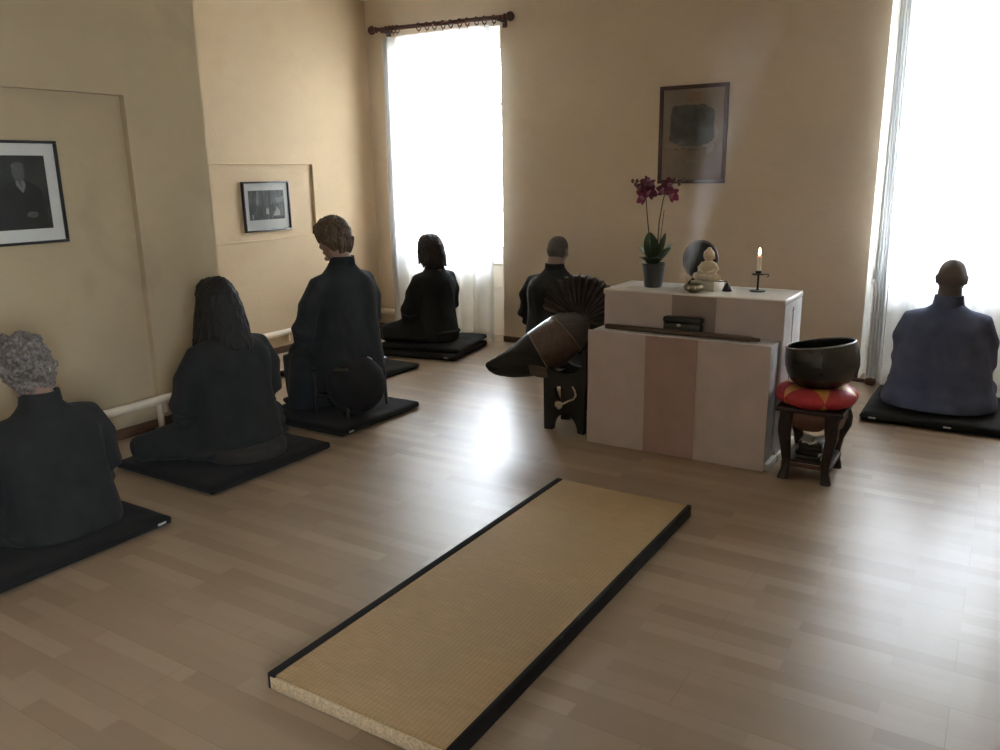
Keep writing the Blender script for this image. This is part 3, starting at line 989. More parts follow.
    for s in (-1, 1):
        wr = Vector((s * .070, ly(.1) + .235, S(.10)))
        if legs == 'cross': hand(bm, wr, (-s * .9, .32, -.1 + .14 * (s > 0)), (0, .9 if s > 0 else .9, .25), (0, -.25, .95))
        else: hand(bm, wr + Vector((s * .03, .0, .0)), (-s * .25, .9, -.25), (-s, 0, .1), (0, -.2, -.95))
    bo = obj('body', bm, M[skin], root, angle=80)
    # --- collar standing round the nape
    bm = B()
    nb = Vector((0, ly(.585) - .010, S(.575)))
    rings = []
    for k in range(25):
        a = R(-62 - 236 * k / 24) if False else R(125 + 290 * k / 24)
        c, s = math.cos(a), math.sin(a)
        h = .052 - .022 * max(0, s)
        y_t = .004 if s > 0 else -.006
        ri, ro = .066, .077
        drop = -.075 * max(0, s) ** 1.0
        rings.append([nb + Vector((c * ri, s * ri * 1.05, drop)), nb + Vector((c * (ro + .010), s * (ro + .010), drop - .020)), nb + Vector((c * ro, s * ro + y_t, h + drop)), nb + Vector((c * ri * .97, s * ri + y_t, h + drop))])
    loft(bm, rings)
    obj('collar', bm, M[robe], root, angle=50)
    # --- hair
    if hair: make_hair(root, Mh, hair, M[hairm], rnd, T)
    return root

def scalp(d, kind):
    """is hair here? d: unit direction in the head's own frame (+Y face, +Z crown)"""
    y, z = d.y, d.z
    pts = {'crop': [(1, .62), (.6, .50), (.30, .33), (.05, .02), (-.25, -.50), (-.6, -.86), (-1, -.93)],
           'long': [(1, .66), (.6, .40), (.30, .0), (.05, -.35), (-.25, -.6), (-.6, -.75), (-1, -.85)],
           'short': [(1, .55), (.6, .38), (.30, .22), (.05, -.02), (-.25, -.35), (-.6, -.72), (-1, -.82)],
           'curly': [(1, .55), (.6, .34), (.30, .05), (.05, -.22), (-.25, -.50), (-.6, -.80), (-1, -.88)]}[kind]
    for (y1, z1), (y0, z0) in zip(pts, pts[1:]):
        if y0 <= y <= y1:
            return z > z0 + (z1 - z0) * (y - y0) / (y1 - y0)
    return z > pts[-1][1]

def skull(d, g=1.0):
    x, y, z = d
    rr = max(.05, math.hypot(x, y)) ** -.22 if z > 0 else 1
    X, Y, Z = .076 * x * rr, (.094 if y > 0 else .104) * y * rr, (.113 if z > 0 else .118) * z
    if z < 0:
        X *= 1 - .26 * (-z) ** 1.4
        if y < 0: Y *= 1 - .50 * (-z) ** 1.1
    if y < 0 and z > -.2: X *= 1.03
    return Vector((X, Y, Z)) * g

def make_hair(root, Mh, kind, m, rnd, T):
    bm = B()
    N = 420
    dirs = []
    for i in range(N):
        z = 1 - 2 * (i + .5) / N
        r = math.sqrt(1 - z * z)
        a = i * 2.399963
        dirs.append(Vector((r * math.cos(a), r * math.sin(a), z)))
    Rm = Mh.to_3x3()
    down = Rm.inverted() @ Vector((0, 0, -1))
    if kind in ('crop', 'shaved'):
        g = 1.055 if kind == 'crop' else 1.020
        t = bmesh.new()
        bmesh.ops.create_uvsphere(t, u_segments=96, v_segments=64, radius=1)
        kill = [f for f in t.faces if not scalp(f.calc_center_median().normalized(), 'crop')]
        bmesh.ops.delete(t, geom=kill, context='FACES')
        edge = {v for e in t.edges if e.is_boundary for v in e.verts}
        shell = []
        for v in t.verts:
            d = v.co.normalized()
            v.co = skull(d, 1.005 if v in edge else g)
        bmesh.ops.smooth_vert(t, verts=list(edge), factor=.5, use_axis_x=True, use_axis_y=True, use_axis_z=True)
        ex = bmesh.ops.extrude_face_region(t, geom=t.faces[:])
        for v in ex['geom']:
            if isinstance(v, bmesh.types.BMVert): v.co *= .97
        merge(bm, t, Mh)
        bmesh.ops.recalc_face_normals(bm, faces=bm.faces)
        me = bpy.data.meshes.new('hair'); bm.to_mesh(me); bm.free()
        amp = .0012 if kind == 'crop' else .0003
    elif kind == 'curly':
        for d in dirs:
            if scalp(d, 'curly'):
                p = Mh @ skull(d, 1.06)
                ico(bm, p, .020, 1)
                if rnd.random() < .62:
                    q = Mh @ (skull(d, 1.20) + Vector((rnd.uniform(-1, 1), rnd.uniform(-1, 1), rnd.uniform(-1, 1))) * .012 + (down * .012 if d.z < .2 else Vector()))
                    ico(bm, q, rnd.uniform(.016, .030), 1)
        me = remeshed(bm, .0055, 2)
        amp = .006
    elif kind == 'short':            # layered, full over the crown and longer into the nape
        for d in dirs:
            if scalp(d, 'short'):
                full = 1.10 + .12 * max(0, d.z) + .10 * max(0, -d.y) * (d.z > -.45)
                p = Mh @ skull(d, full)
                ico(bm, Mh @ skull(d, 1.02), .018, 1)
                ico(bm, p, .017, 1)
        for q in range(26):                             # locks over the crown and the sides
            a = R(-195 + 210 * q / 25)
            c, sn = math.cos(a), math.sin(a)
            k = rnd.uniform(.95, 1.06)
            tube(bm, [Mh @ Vector((c * .020, sn * .025 - .01, .134 * k)), Mh @ Vector((c * .066 * k, sn * .085 - .006, .105)), Mh @ Vector((c * .089 * k, sn * .122 * k, .045)), Mh @ Vector((c * .086, sn * .118, -.005 - .02 * (sn < -.2)))], [.016, .019, .019, .010], 8)
        for q in range(9):                              # nape
            x = -.048 + .012 * q
            tube(bm, [Mh @ Vector((x * 1.05, -.112, -.005)), Mh @ Vector((x, -.102, -.050)), Mh @ Vector((x * .85, -.078, -.098))], [.018, .016, .009], 8)
        for q in range(8):                              # side-swept fringe
            x = -.055 + .0157 * q
            tube(bm, [Mh @ Vector((x * .5, .03, .128)), Mh @ Vector((x * .95, .072, .104)), Mh @ Vector((x * 1.15, .086, .064))], [.014, .014, .009], 8)
        me = remeshed(bm, .0055, 3)
        amp = .005
    else:                            # 'long' or 'bob'
        L = .30 if kind == 'long' else .175
        for d in dirs:
            if scalp(d, 'long'):
                ico(bm, Mh @ skull(d, 1.09), .019, 1)
        n = 34
        for i in range(n):
            a = R(-222 + 264 * i / (n - 1))
            c, s = math.cos(a), math.sin(a)            # s<0 back
            start = skull(Vector((c * .96, s * .96, .20)), 1.15)
            pts, rad = [Mh @ skull(Vector((c * .55, s * .55, .82)), 1.08), Mh @ start], [.016, .018]
            steps = 7
            for k in range(1, steps + 1):
                f = k / steps
                fl = (.055 if kind == 'long' else .016) * f
                p = Mh @ (start + Vector((c * fl, s * fl * 1.3 - .015 * f, 0))) + Vector((0, 0, -L * f * (1 if s < .15 else .80) * rnd.uniform(.93, 1.05)))
                p += Vector((rnd.uniform(-1, 1), rnd.uniform(-1, 1), 0)) * .004
                pts.append(p); rad.append((.018 - .009 * f) if kind == 'long' else (.016 - .010 * f * f))
            tube(bm, pts, rad, 8)
        if kind == 'long':                              # fill behind the neck
            tube(bm, [Mh @ Vector((0, -.07, 0)), (Mh @ Vector((0, -.085, 0))) + Vector((0, 0, -.10)), (Mh @ Vector((0, -.10, 0))) + Vector((0, 0, -.24))], [.07, .075, .055], 16, flat=.7)
        else:
            tube(bm, [Mh @ Vector((0, -.06, 0)), (Mh @ Vector((0, -.06, 0))) + Vector((0, 0, -.11))], [.07, .05], 16)
        for q in range(8):                              # fringe
            x = -.055 + .0157 * q
            tube(bm, [Mh @ Vector((x * .6, .03, .124)), Mh @ Vector((x * .95, .070, .098)), Mh @ Vector((x * 1.08, .086, .062)), Mh @ Vector((x * 1.12, .089, .036))], [.013, .012, .010, .006], 8)
        me = remeshed(bm, .006, 3)
        amp = .005
    sc = 1 if kind != 'curly' else .6
    displace(me, lambda p, n: amp * noise.noise(Vector((p.x * 70 * sc, p.y * 70 * sc, p.z * (18 if kind in ('long', 'bob', 'short') else 60)))))
    meshobj('hair', me, m, root)

FACE_L = R(90)     # facing the side wall
zafu(-3.30, 1.71, .05, .165, .09, 'round black cushion beneath the curly grey-haired person', M['cushion_dark'])
make_person('person with curly grey hair in a black robe seated facing the side wall', (-3.295, 1.735), FACE_L + R(2), .075, T=.915, lean=.14, tilt=.34, wid=1.07, robe='robe', hair='curly', hairm='hair_grey', seed=1, spread=1.02, elbow=.98)

zafu(-3.385, 2.785, .05, .215, .078, 'round charcoal cushion beneath the long-haired person', M['zafu'])
make_person('person with long dark wavy hair in a black robe seated facing the side wall', (-3.445, 2.81), FACE_L - R(4), .15, T=.985, lean=.08, tilt=.20, wid=1.06, robe='robe', hair='long', hairm='hair_black', seed=2, spread=1.32)

# the one raised on a stool
st = thing('meditation_stool', 'low black stool beneath the person with short brown hair', 'stool', (-3.48, 3.72, .05), FACE_L)
bm = B(); box(bm, -.20, .20, -.16, .15, .285, .315, .012); obj('seat', bm, M['stool'], st)
for sx in (-1, 1):
    for sy in (-.135, .12):
        bm = B(); tube(bm, [(sx * .175, sy, .29), (sx * .185, sy * 1.05, 0)], .013, 12); obj('leg', bm, M['stool'], st)
for sx in (-1, 1):
    bm = B(); tube(bm, [(sx * .181, -.138, .12), (sx * .181, .122, .12)], .008, 10); obj('stretcher', bm, M['stool'], st)
make_person('person with short brown hair in a black robe raised on a low stool', (-3.490, 3.745), FACE_L - R(2), .385, T=1.01, lean=.05, tilt=.26, wid=1.12, robe='robe3', hair='short', hairm='hair_brown', legs='chair', seed=3, spread=1.30, elbow=1.02, back_skirt=.05)
Mz = Matrix.Translation((0, 0, .186)) @ Matrix.Rotation(R(38), 4, 'Z') @ Matrix.Rotation(R(82), 4, 'X') @ Matrix.Translation((0, 0, -.145))
zafu(-3.365, 3.655, .052, .184, .29, 'plump round black cushion standing on edge behind the low stool', M['cushion_dark'], Mz, R(150), ball=True)

zafu(-4.12, 5.56, .105, .17, .10, 'round black cushion beneath the person with bobbed hair', M['cushion_dark'])
make_person('person with dark bobbed hair in a black robe seated before the curtain', (-4.145, 5.555), FACE_L - R(12), .185, T=.965, lean=.02, tilt=.10, wid=.94, robe='robe', hair='bob', hairm='hair_dark', seed=4, floor_z=.105, spread=1.10)

zafu(-3.07, 5.76, .05, .17, .12, 'round black cushion beneath the person half hidden by the fish drum', M['cushion_dark'])
make_person('person with cropped hair in a black robe half hidden by the fish drum', (-3.085, 5.74), R(-2), .165, T=1.0, lean=.03, tilt=.14, wid=1.18, robe='robe', hair='crop', hairm='hair_crop', seed=5, elbow=1.05)

zafu(-.285, 5.50, .06, .17, .10, 'round black cushion beneath the shaven person', M['cushion_dark'])
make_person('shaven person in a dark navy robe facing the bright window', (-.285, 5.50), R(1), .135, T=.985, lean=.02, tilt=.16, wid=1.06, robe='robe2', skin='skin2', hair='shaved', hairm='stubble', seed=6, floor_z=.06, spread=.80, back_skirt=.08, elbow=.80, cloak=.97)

# ------------------------------------------------------------------ rush mat in the middle of the floor
rm = thing('straw_mat', 'long woven straw mat with black bound edges on the bare floor', 'mat', (-1.417, 2.35, 0))
x0, x1, y0, y1, hh = -1.752, -1.082, 1.44, 3.285, .052
bm = B(); box(bm, x0 + .006, x1 - .006, y0 + .004, y1 - .002, .003, hh, .004); obj('straw_core', bm, M['straw'], rm, world=True)
bm = B(); box(bm, x0 + .012, x1 - .012, y0 - .003, y0 + .010, .002, hh - .006, .003)
o = obj('cut_end', bm, M['strawend'], rm, world=True); o['label'] = 'pale cut straw end'
for (a, b) in ((x0, x0 + .033), (x1 - .014, x1 + .006)):
    bm = B(); box(bm, a, b, y0 - .002, y1, 0, hh + .003, .005, 3); obj('bound_edge', bm, M['edge'], rm, world=True)

# ------------------------------------------------------------------ altar
al = thing('altar', 'two-tiered white altar with taupe and russet cloth front', 'altar', (-1.43, 4.3, 0))
XA0, XA1 = -1.932, -.948
bm = B(); box(bm, XA0 + .004, XA1, 4.004, 4.20, .0, .648, .004); o = obj('lower_tier', bm, M['altars'], al, world=True)
bm = B(); box(bm, XA0 + .010, XA1 + .016, 4.178, 4.56, 0, .826, .004); o = obj('upper_tier', bm, M['altars'], al, world=True)
bm = B(); box(bm, XA0 + .002, XA1 + .018, 4.168, 4.565, .826, .858, .006, 3); o = obj('table_top', bm, M['altarw'], al, world=True); o['label'] = 'glossy white top'
def drape(name, x0, x1, y, z0, z1, m, seed, lab=None, round_tr=0):
    """a hanging cloth panel, slightly waved"""
    nx, nz = 24, 20
    def sheet(off):
        rows = []
        for j in range(nz + 1):
            v = j / nz
            row = []
            for i in range(nx + 1):
                u = i / nx
                x, z = x0 + (x1 - x0) * u, z0 + (z1 - z0) * v
                if round_tr and x > x1 - round_tr and z > z1 - round_tr:
                    ax, az = x - (x1 - round_tr), z - (z1 - round_tr)
                    Lx = max(ax, az); Ln = math.hypot(ax, az)
                    if Ln > 0: x, z = x1 - round_tr + ax * Lx / Ln, z1 - round_tr + az * Lx / Ln
                w = .003 * noise.noise(Vector((x * 7, seed, z * 2.5))) * (1 - v * .6)
                row.append(Vector((x, y + w + off, z)))
            rows.append(row)
        return rows
    bm = B()
    A, Bk = sheet(0), sheet(.006)
    va = [[bm.verts.new(p) for p in r] for r in A]; vb = [[bm.verts.new(p) for p in r] for r in Bk]
    for j in range(nz):
        for i in range(nx):
            bm.faces.new((va[j][i], va[j][i + 1], va[j + 1][i + 1], va[j + 1][i]))
            bm.faces.new((vb[j][i], vb[j + 1][i], vb[j + 1][i + 1], vb[j][i + 1]))
    rim = [(0, i) for i in range(nx)] + [(j, nx) for j in range(nz)] + [(nz, i) for i in range(nx, 0, -1)] + [(j, 0) for j in range(nz, 0, -1)]
    for k in range(len(rim)):
        (a, b), (c, d) = rim[k], rim[(k + 1) % len(rim)]
        bm.faces.new((va[a][b], vb[a][b], vb[c][d], va[c][d]))
    o = obj(name, bm, m, al, world=True)
    if lab: o['label'] = lab
drape('front_cloth', XA0 - .004, -1.590, 3.992, .002, .652, M['panel'], 1, 'taupe cloth')
drape('front_cloth', -1.318, XA1 + .004, 3.990, .002, .652, M['panel'], 2, 'taupe cloth')
drape('center_cloth', -1.596, -1.314, 3.986, .004, .651, M['panelc'], 3, 'russet cloth')
drape('upper_cloth', XA0 + .016, -1.515, 4.160, .653, .850, M['panel'], 4, 'taupe cloth')
drape('upper_cloth', -1.283, XA1 + .020, 4.160, .653, .852, M['panel'], 5, 'taupe cloth', .022)
drape('upper_center_cloth', -1.519, -1.279, 4.156, .653, .850, M['panelu'], 6, 'dark plum cloth')
bm = B(); box(bm, XA1 - .001, XA1 + .022, 4.02, 4.19, 0, .035, .003); box(bm, XA1 + .01, XA1 + .03, 4.19, 4.56, 0, .035, .003); obj('plinth', bm, M['whitewood'], al, world=True)
bm = B(); box(bm, XA1 + .014, XA1 + .0185, 4.352, 4.366, .36, .80, .001); box(bm, XA1 + .014, XA1 + .019, 4.33, 4.40, .780, .784, .001); obj('side_seam', bm, M['panelu'], al, world=True)

kt = thing('wooden_stick', 'long flat dark wooden stick lying along the altar ledge', 'stick', (-1.45, 4.06, .652))
bm = B(); box(bm, -1.865, -1.06, 4.05, 4.085, .6535, .6785, .006); obj('blade', bm, M['stick'], kt, world=True)
bm = B(); tube(bm, [(-1.06, 4.067, .665), (-1.02, 4.067, .665)], [.012, .009], 10); obj('grip', bm, M['stick'], kt, world=True)

bb = thing('lacquer_box', 'small black lidded box on the altar ledge', 'box', (-1.45, 4.12, .652))
bm = B(); box(bm, -1.540, -1.335, 4.09, 4.145, .6535, .709, .006); obj('box_body', bm, M['blackbox'], bb, world=True)
bm = B(); box(bm, -1.544, -1.331, 4.087, 4.148, .710, .742, .010, 3); obj('lid', bm, M['blackbox'], bb, world=True)
bm = B(); ell(bm, (-1.452, 4.086, .700), (.013, .005, .008), 12); o = obj('clasp', bm, M['metal'], bb, world=True); o['label'] = 'pale metal clasp'

# ------------------------------------------------------------------ on the altar
ZT = .858
# orchid
oc = thing('potted_orchid', 'magenta orchid with two flower stems in a slate grey pot', 'plant', (-1.705, 4.35, ZT))
bm = B(); lathe(bm, [(0, 0), (.047, 0), (.050, .004), (.064, .118), (.069, .122), (.069, .136), (.063, .136), (.060, .118), (0, .116)], 36); obj('pot', bm, M['pot'], oc)
bm = B(); lathe(bm, [(.0605, .112), (.045, .121), (.02, .125), (0, .126)], 20); obj('potting_bark', bm, M['soil'], oc)
def leaf_mesh(base, direc, L, w, droop, fold=.25, tilt=0):
    bm = B()
    d = Vector((direc[0], direc[1], 0)).normalized()
    s = Vector((-d.y, d.x, 0))
    n = 12
    rings = []
    for i in range(n + 1):
        u = i / n
        wd = w * math.sin(PI * min(.98, .10 + .88 * u)) ** .7
        p = Vector(base) + d * L * u * math.cos(direc[2]) + Vector((0, 0, L * (u * math.sin(direc[2]) - droop * u * u)))
        r = []
        for v in (-1, -.5, 0, .5, 1): r.append(p + s * wd * v + Vector((0, 0, abs(v) * wd * fold + .0015)))
        for v in (1, .5, 0, -.5, -1): r.append(p + s * wd * v + Vector((0, 0, abs(v) * wd * fold - .0015)))
        rings.append(r)
    loft(bm, rings)
    return bm
for (dx, dy, el, L, w, dr) in ((-.8, .9, 1.22, .20, .046, .05), (-.9, -.25, 1.0, .15, .050, .12), (.9, .6, 1.0, .17, .050, .10), (.9, -.2, .92, .155, .050, .12), (.15, -1, .75, .15, .046, .32), (-.5, -.9, .75, .12, .040, .25), (.6, .9, 1.25, .19, .030, .02)):
    obj('leaf', leaf_mesh((dx * .012, dy * .012, .120), (dx, dy, el), L, w, dr), M['leaf'], oc)
DZ = .038
stemA = [(-.008, 0, .12), (-.022, .0, .22), (-.040, -.006, .36), (-.052, -.01, .44 + DZ), (-.060, -.015, .50 + DZ), (-.092, -.01, .545 + DZ), (-.135, -.005, .55 + DZ)]
stemB = [(.008, .004, .12), (.016, .004, .22), (.024, .0, .36), (.044, -.005, .44 + DZ), (.062, -.01, .505 + DZ), (.10, -.01, .535 + DZ), (.155, 0, .548 + DZ)]
for P in (stemA, stemB):
    bm = B(); tube(bm, P, [.0045, .0045, .004, .0035, .003, .0022, .0016], 8); obj('flower_stem', bm, M['stem'], oc)
bm = B(); tube(bm, [(.02, .012, .12), (.028, .012, .25), (.050, .004, .43)], .0022, 6); obj('support_stake', bm, M['darkwood'], oc)
def flower(parent, P, facing, k, m, m2):
    P = Vector(P); f = Vector(facing).normalized()
    q = Vector((0, 1, 0)).rotation_difference(f).to_matrix().to_4x4()
    Mf = Matrix.Translation(P) @ q @ Matrix.Scale(k, 4)
    bm = B()
    for i, (a, L, w) in enumerate(((90, .040, .024), (215, .040, .022), (325, .040, .022), (170, .042, .032), (10, .042, .032))):
        ca, sa = math.cos(R(a)), math.sin(R(a))
        rings = []
        for j in range(7):
            u = j / 6
            wd = max(.0015, w * .55 * math.sin(PI * min(.985, .08 + .9 * u)) ** .75)
            c = Vector((ca * L * u, -.008 + .014 * u * u, sa * L * u))
            s = Vector((-sa, 0, ca)) * wd
            nn = Vector((0, .0009, 0))
            rings.append([c - s + Vector((0, -.004, 0)) - nn, c - nn, c + s + Vector((0, -.004, 0)) - nn, c + s + Vector((0, -.004, 0)) + nn, c + nn, c - s + Vector((0, -.004, 0)) + nn])
        loft(bm, rings, M=Mf)
    o = obj('flower', bm, m, parent)
    bm = B()
    tt = bmesh.new(); bmesh.ops.create_uvsphere(tt, u_segments=10, v_segments=8, radius=1)
    merge(bm, tt, Mf @ Matrix.Translation((0, .012, -.008)) @ Matrix.Diagonal((.008, .010, .011, 1)))
    tt = bmesh.new(); bmesh.ops.create_uvsphere(tt, u_segments=10, v_segments=8, radius=1)
    merge(bm, tt, Mf @ Matrix.Translation((0, .006, .004)) @ Matrix.Diagonal((.006, .006, .006, 1)))
    obj('lip', bm, m2, o)
for (P, fc, k, m) in (((-.082, -.02, .512), (-.5, -.9, .0), 1.0, 'petal2'), ((-.040, -.02, .545), (.1, -.7, .5), .95, 'petal2'), ((-.028, -.025, .490), (.3, -1, -.1), 1.08, 'petal2'), ((-.070, -.025, .462), (-.2, -1, -.1), 1.05, 'petal'), ((.052, -.02, .500), (-.3, -1, .0), 1.12, 'petal2'), ((.082, -.02, .525), (.3, -1, .3), 1.0, 'petal2'), ((.100, -.02, .475), (.4, -.9, -.2), 1.05, 'petal')):
    flower(oc, (P[0], P[1], P[2] + DZ), fc, k * 1.08, M[m], M['lip'])
for P in ((-.108, -.01, .548), (-.138, -.005, .548), (.112, -.01, .552), (.135, -.004, .530), (.156, 0, .552), (-.120, -.005, .530)):
    P = (P[0], P[1], P[2] + DZ)
    bm = B(); ell(bm, P, (.009, .008, .012), 10); tube(bm, [P, (P[0] * .95, P[1], P[2] - .012)], .0018, 6); obj('bud', bm, M['bud'], oc)

# seated figure
bu = thing('buddha_statue', 'small cream seated stone figure on a pale plinth on the altar', 'statue', (-1.392, 4.36, ZT), R(-12))
bm = B(); box(bm, -.078, .068, -.055, .055, 0, .052, .004); obj('plinth', bm, M['plinth'], bu)
bm = B()
z = .052
ell(bm, (0, -.008, z + .020), (.075, .050, .022), 24)
for s in (-1, 1):
    tube(bm, [(s * .02, 0, z + .025), (s * .068, -.022, z + .022), (s * .03, -.048, z + .02), (-s * .02, -.046, z + .022)], [.024, .020, .016, .012], 12)
    tube(bm, [(s * .030, .0, z + .092), (s * .050, -.006, z + .065), (s * .042, -.026, z + .045), (s * .008, -.036, z + .040)], [.016, .015, .012, .010], 12)
loft(bm, [sring(z + .02, 0, 0, .046, .034, 24), sring(z + .05, 0, 0, .040, .029, 24), sring(z + .085, 0, 0, .043, .027, 24), sring(z + .102, 0, 0, .030, .022, 24), sring(z + .112, 0, 0, .013, .013, 24)])
meshobj('robed_body', remeshed(bm, .003, 3), M['stone'], bu)
bm = B()
ell(bm, (0, -.002, z + .138), (.030, .033, .035), 24)
ell(bm, (0, -.035, z + .134), (.0045, .006, .009), 10)
ell(bm, (0, .0, z + .172), (.013, .014, .009), 14)
for s in (-1, 1):
    ell(bm, (s * .030, .002, z + .130), (.004, .007, .014), 10)
    ell(bm, (s * .011, -.030, z + .145), (.007, .005, .003), 10)
ell(bm, (0, -.031, z + .120), (.008, .004, .003), 10)
tube(bm, [(0, 0, z + .12), (0, 0, z + .098)], .012, 12)
o = meshobj('head', remeshed(bm, .0022, 2), M['stoneface'], bu); o['label'] = 'orange-tinted head'

dk = thing('round_mirror', 'dark round disc in a brown rim behind the small seated figure', 'disc', (-1.478, 4.475, ZT))
Md = Matrix.Translation((0, 0, .152)) @ Matrix.Rotation(R(20), 4, 'Z') @ Matrix.Rotation(R(-80), 4, 'X') @ Matrix.Diagonal((.86, 1, 1, 1))
bm = B(); lathe(bm, [(0, -.008), (.100, -.008), (.104, 0), (.10, .006), (0, .010)], 48, Md); obj('disc', bm, M['disc'], dk)
bm = B()
tube(bm, [Md @ Vector((.104 * math.cos(2 * PI * i / 48), .104 * math.sin(2 * PI * i / 48), 0)) for i in range(49)], .009, 10, cap=False); obj('rim', bm, M['discrim'], dk)
bm = B()
poly_prism(bm, [(-.075, 0), (.06, 0), (.05, .018), (.02, .045), (-.03, .055), (-.055, .03)], -.022, .03); obj('foot', bm, M['fishblack'], dk)

ib = thing('incense_bowl', 'small round tarnished brass incense bowl before the seated figure', 'bowl', (-1.432, 4.235, ZT))
bm = B(); lathe(bm, [(0, 0), (.022, 0), (.028, .006), (.050, .018), (.054, .030), (.048, .042), (.043, .045), (.045, .041), (.049, .030), (.040, .020), (0, .014)], 36); obj('bowl_body', bm, M['brass'], ib)
bm = B(); lathe(bm, [(.0465, .031), (.03, .035), (0, .037)], 24); obj('ash', bm, mat('grey_ash', (.35, .33, .31, 1), .95, .15, 60, .5), ib)
for q in range(3):
    bm = B(); box(bm, -.006, .006, -.0035, .0035, -.008, .008, .002, M=Matrix.Rotation(R(-50 + q * 40), 4, 'Z') @ Matrix.Translation((0, -.052, .030))); obj('relief_knob', bm, M['metal'], ib)
bm = B(); tube(bm, [(-.022, .0, .035), (-.050, .015, .085)], .0012, 6); obj('incense_stick', bm, M['stick'], ib)

sn = thing('candle_snuffer', 'small dark metal candle snuffer standing on the altar top', 'snuffer', (-1.285, 4.36, ZT))
bm = B(); lathe(bm, [(.026, 0), (.027, .003), (.022, .018), (.010, .040), (.004, .047), (0, .048), (0, .044), (.008, .036), (.020, .016), (.024, .001), (.026, 0)], 24); obj('cone', bm, M['iron'], sn)
bm = B(); tube(bm, [(.0, 0, .046), (-.006, 0, .054), (-.03, -.01, .052), (-.11, -.045, .046)], [.0025, .003, .003, .0035], 8); obj('handle', bm, M['iron'], sn)

cs = thing('candlestick', 'black iron candlestick holding a lit ivory candle', 'candlestick', (-1.138, 4.42, ZT))
bm = B(); lathe(bm, [(0, 0), (.040, 0), (.043, .003), (.040, .006), (.010, .009), (.006, .014), (.0055, .085), (.008, .088), (.034, .090), (.036, .094), (.032, .096), (.012, .096), (.0155, .10), (.0155, .112), (.0135, .112), (.012, .10), (0, .10)], 32); obj('holder', bm, M['iron'], cs)
bm = B(); tube(bm, [(.036, 0, .093), (.052, 0, .096), (.056, 0, .086), (.044, 0, .080)], .003, 8); obj('ring_handle', bm, M['iron'], cs)
cd_ = thing('candle', 'lit ivory taper candle burning in the black candlestick', 'candle', (-1.138, 4.42, ZT + .1005))
bm = B(); lathe(bm, [(0, 0), (.0112, 0), (.0112, .085), (.0105, .089), (.006, .087), (0, .085)], 24); obj('wax', bm, M['wax'], cd_)
bm = B(); tube(bm, [(0, 0, .084), (.0008, 0, .094), (.002, 0, .099)], .0012, 6); obj('wick', bm, M['iron'], cd_)
fm = NT('candle_flame')
e = fm.n('ShaderNodeEmission'); e.inputs['Color'].default_value = (1, .62, .25, 1); e.inputs['Strength'].default_value = 12
fm.l(e.outputs[0], fm.out.inputs['Surface'])
bm = B(); lathe(bm, [(0, .093), (.004, .096), (.0068, .103), (.0062, .113), (.0035, .125), (0, .137)], 16); obj('flame', bm, fm.m, cd_)

# incense smoke
SMOKE = 10
sm = NT('thin_smoke')
v = sm.coord((1, 1, .5))
f = sm.noise(v, 8, 4, .6, 1.0)
SX, SY, SZ = (-1.495, .175), (4.25, .15), .90
tc = sm.n('ShaderNodeTexCoord')
se = sm.n('ShaderNodeSeparateXYZ'); sm.l(tc.outputs['Object'], se.inputs[0])
def mth(op, a, b=None, clamp=False):
    n = sm.n('ShaderNodeMath', operation=op, use_clamp=clamp)
    for i, q in enumerate((a, b)):
        if q is None: continue
        if isinstance(q, (int, float)): n.inputs[i].default_value = q
        else: sm.l(q, n.inputs[i])
    return n.outputs[0]
hz = mth('SUBTRACT', se.outputs['Z'], SZ)
wob = mth('MULTIPLY', mth('SUBTRACT', f, .5), .10)
ddx = mth('ADD', mth('SUBTRACT', mth('SUBTRACT', se.outputs['X'], SX[0]), mth('MULTIPLY', hz, SX[1])), wob)
ddy = mth('SUBTRACT', mth('SUBTRACT', se.outputs['Y'], SY[0]), mth('MULTIPLY', hz, SY[1]))
rad = mth('ADD', mth('MULTIPLY', hz, .14), .030)
r2 = mth('DIVIDE', mth('ADD', mth('MULTIPLY', ddx, ddx), mth('MULTIPLY', ddy, ddy)), mth('MULTIPLY', rad, rad))
fall = mth('POWER', mth('SUBTRACT', 1.0, r2, True), 1.5)
fade = mth('SUBTRACT', 1.0, mth('DIVIDE', hz, 1.5), True)
start = mth('MULTIPLY', hz, 22.0, True)
thick = mth('DIVIDE', .075, rad)
den = mth('MULTIPLY', mth('MULTIPLY', mth('MULTIPLY', fall, fade), mth('MULTIPLY', start, thick)), mth('MULTIPLY', mth('SUBTRACT', f, .25, True), SMOKE))
pv = sm.n('ShaderNodeVolumePrincipled')
pv.inputs['Color'].default_value = (.90, .91, .96, 1)
pv.inputs['Anisotropy'].default_value = .4
sm.l(den, pv.inputs['Density'])
sm.l(pv.outputs[0], sm.out.inputs['Volume'])
bm = B()
rings = []
for i in range(9):
    h = 1.35 * i / 8
    r = (h * .14 + .030) * 1.25 + .01
    rings.append([(SX[0] + h * SX[1] + r * math.cos(2 * PI * k / 20), SY[0] + h * SY[1] + r * math.sin(2 * PI * k / 20), SZ + h + .0) for k in range(20)])
loft(bm, rings)
so = obj('incense_smoke', bm, sm.m)
tag(so, 'thin white wisp of smoke rising from the incense bowl', 'smoke', kind='stuff')

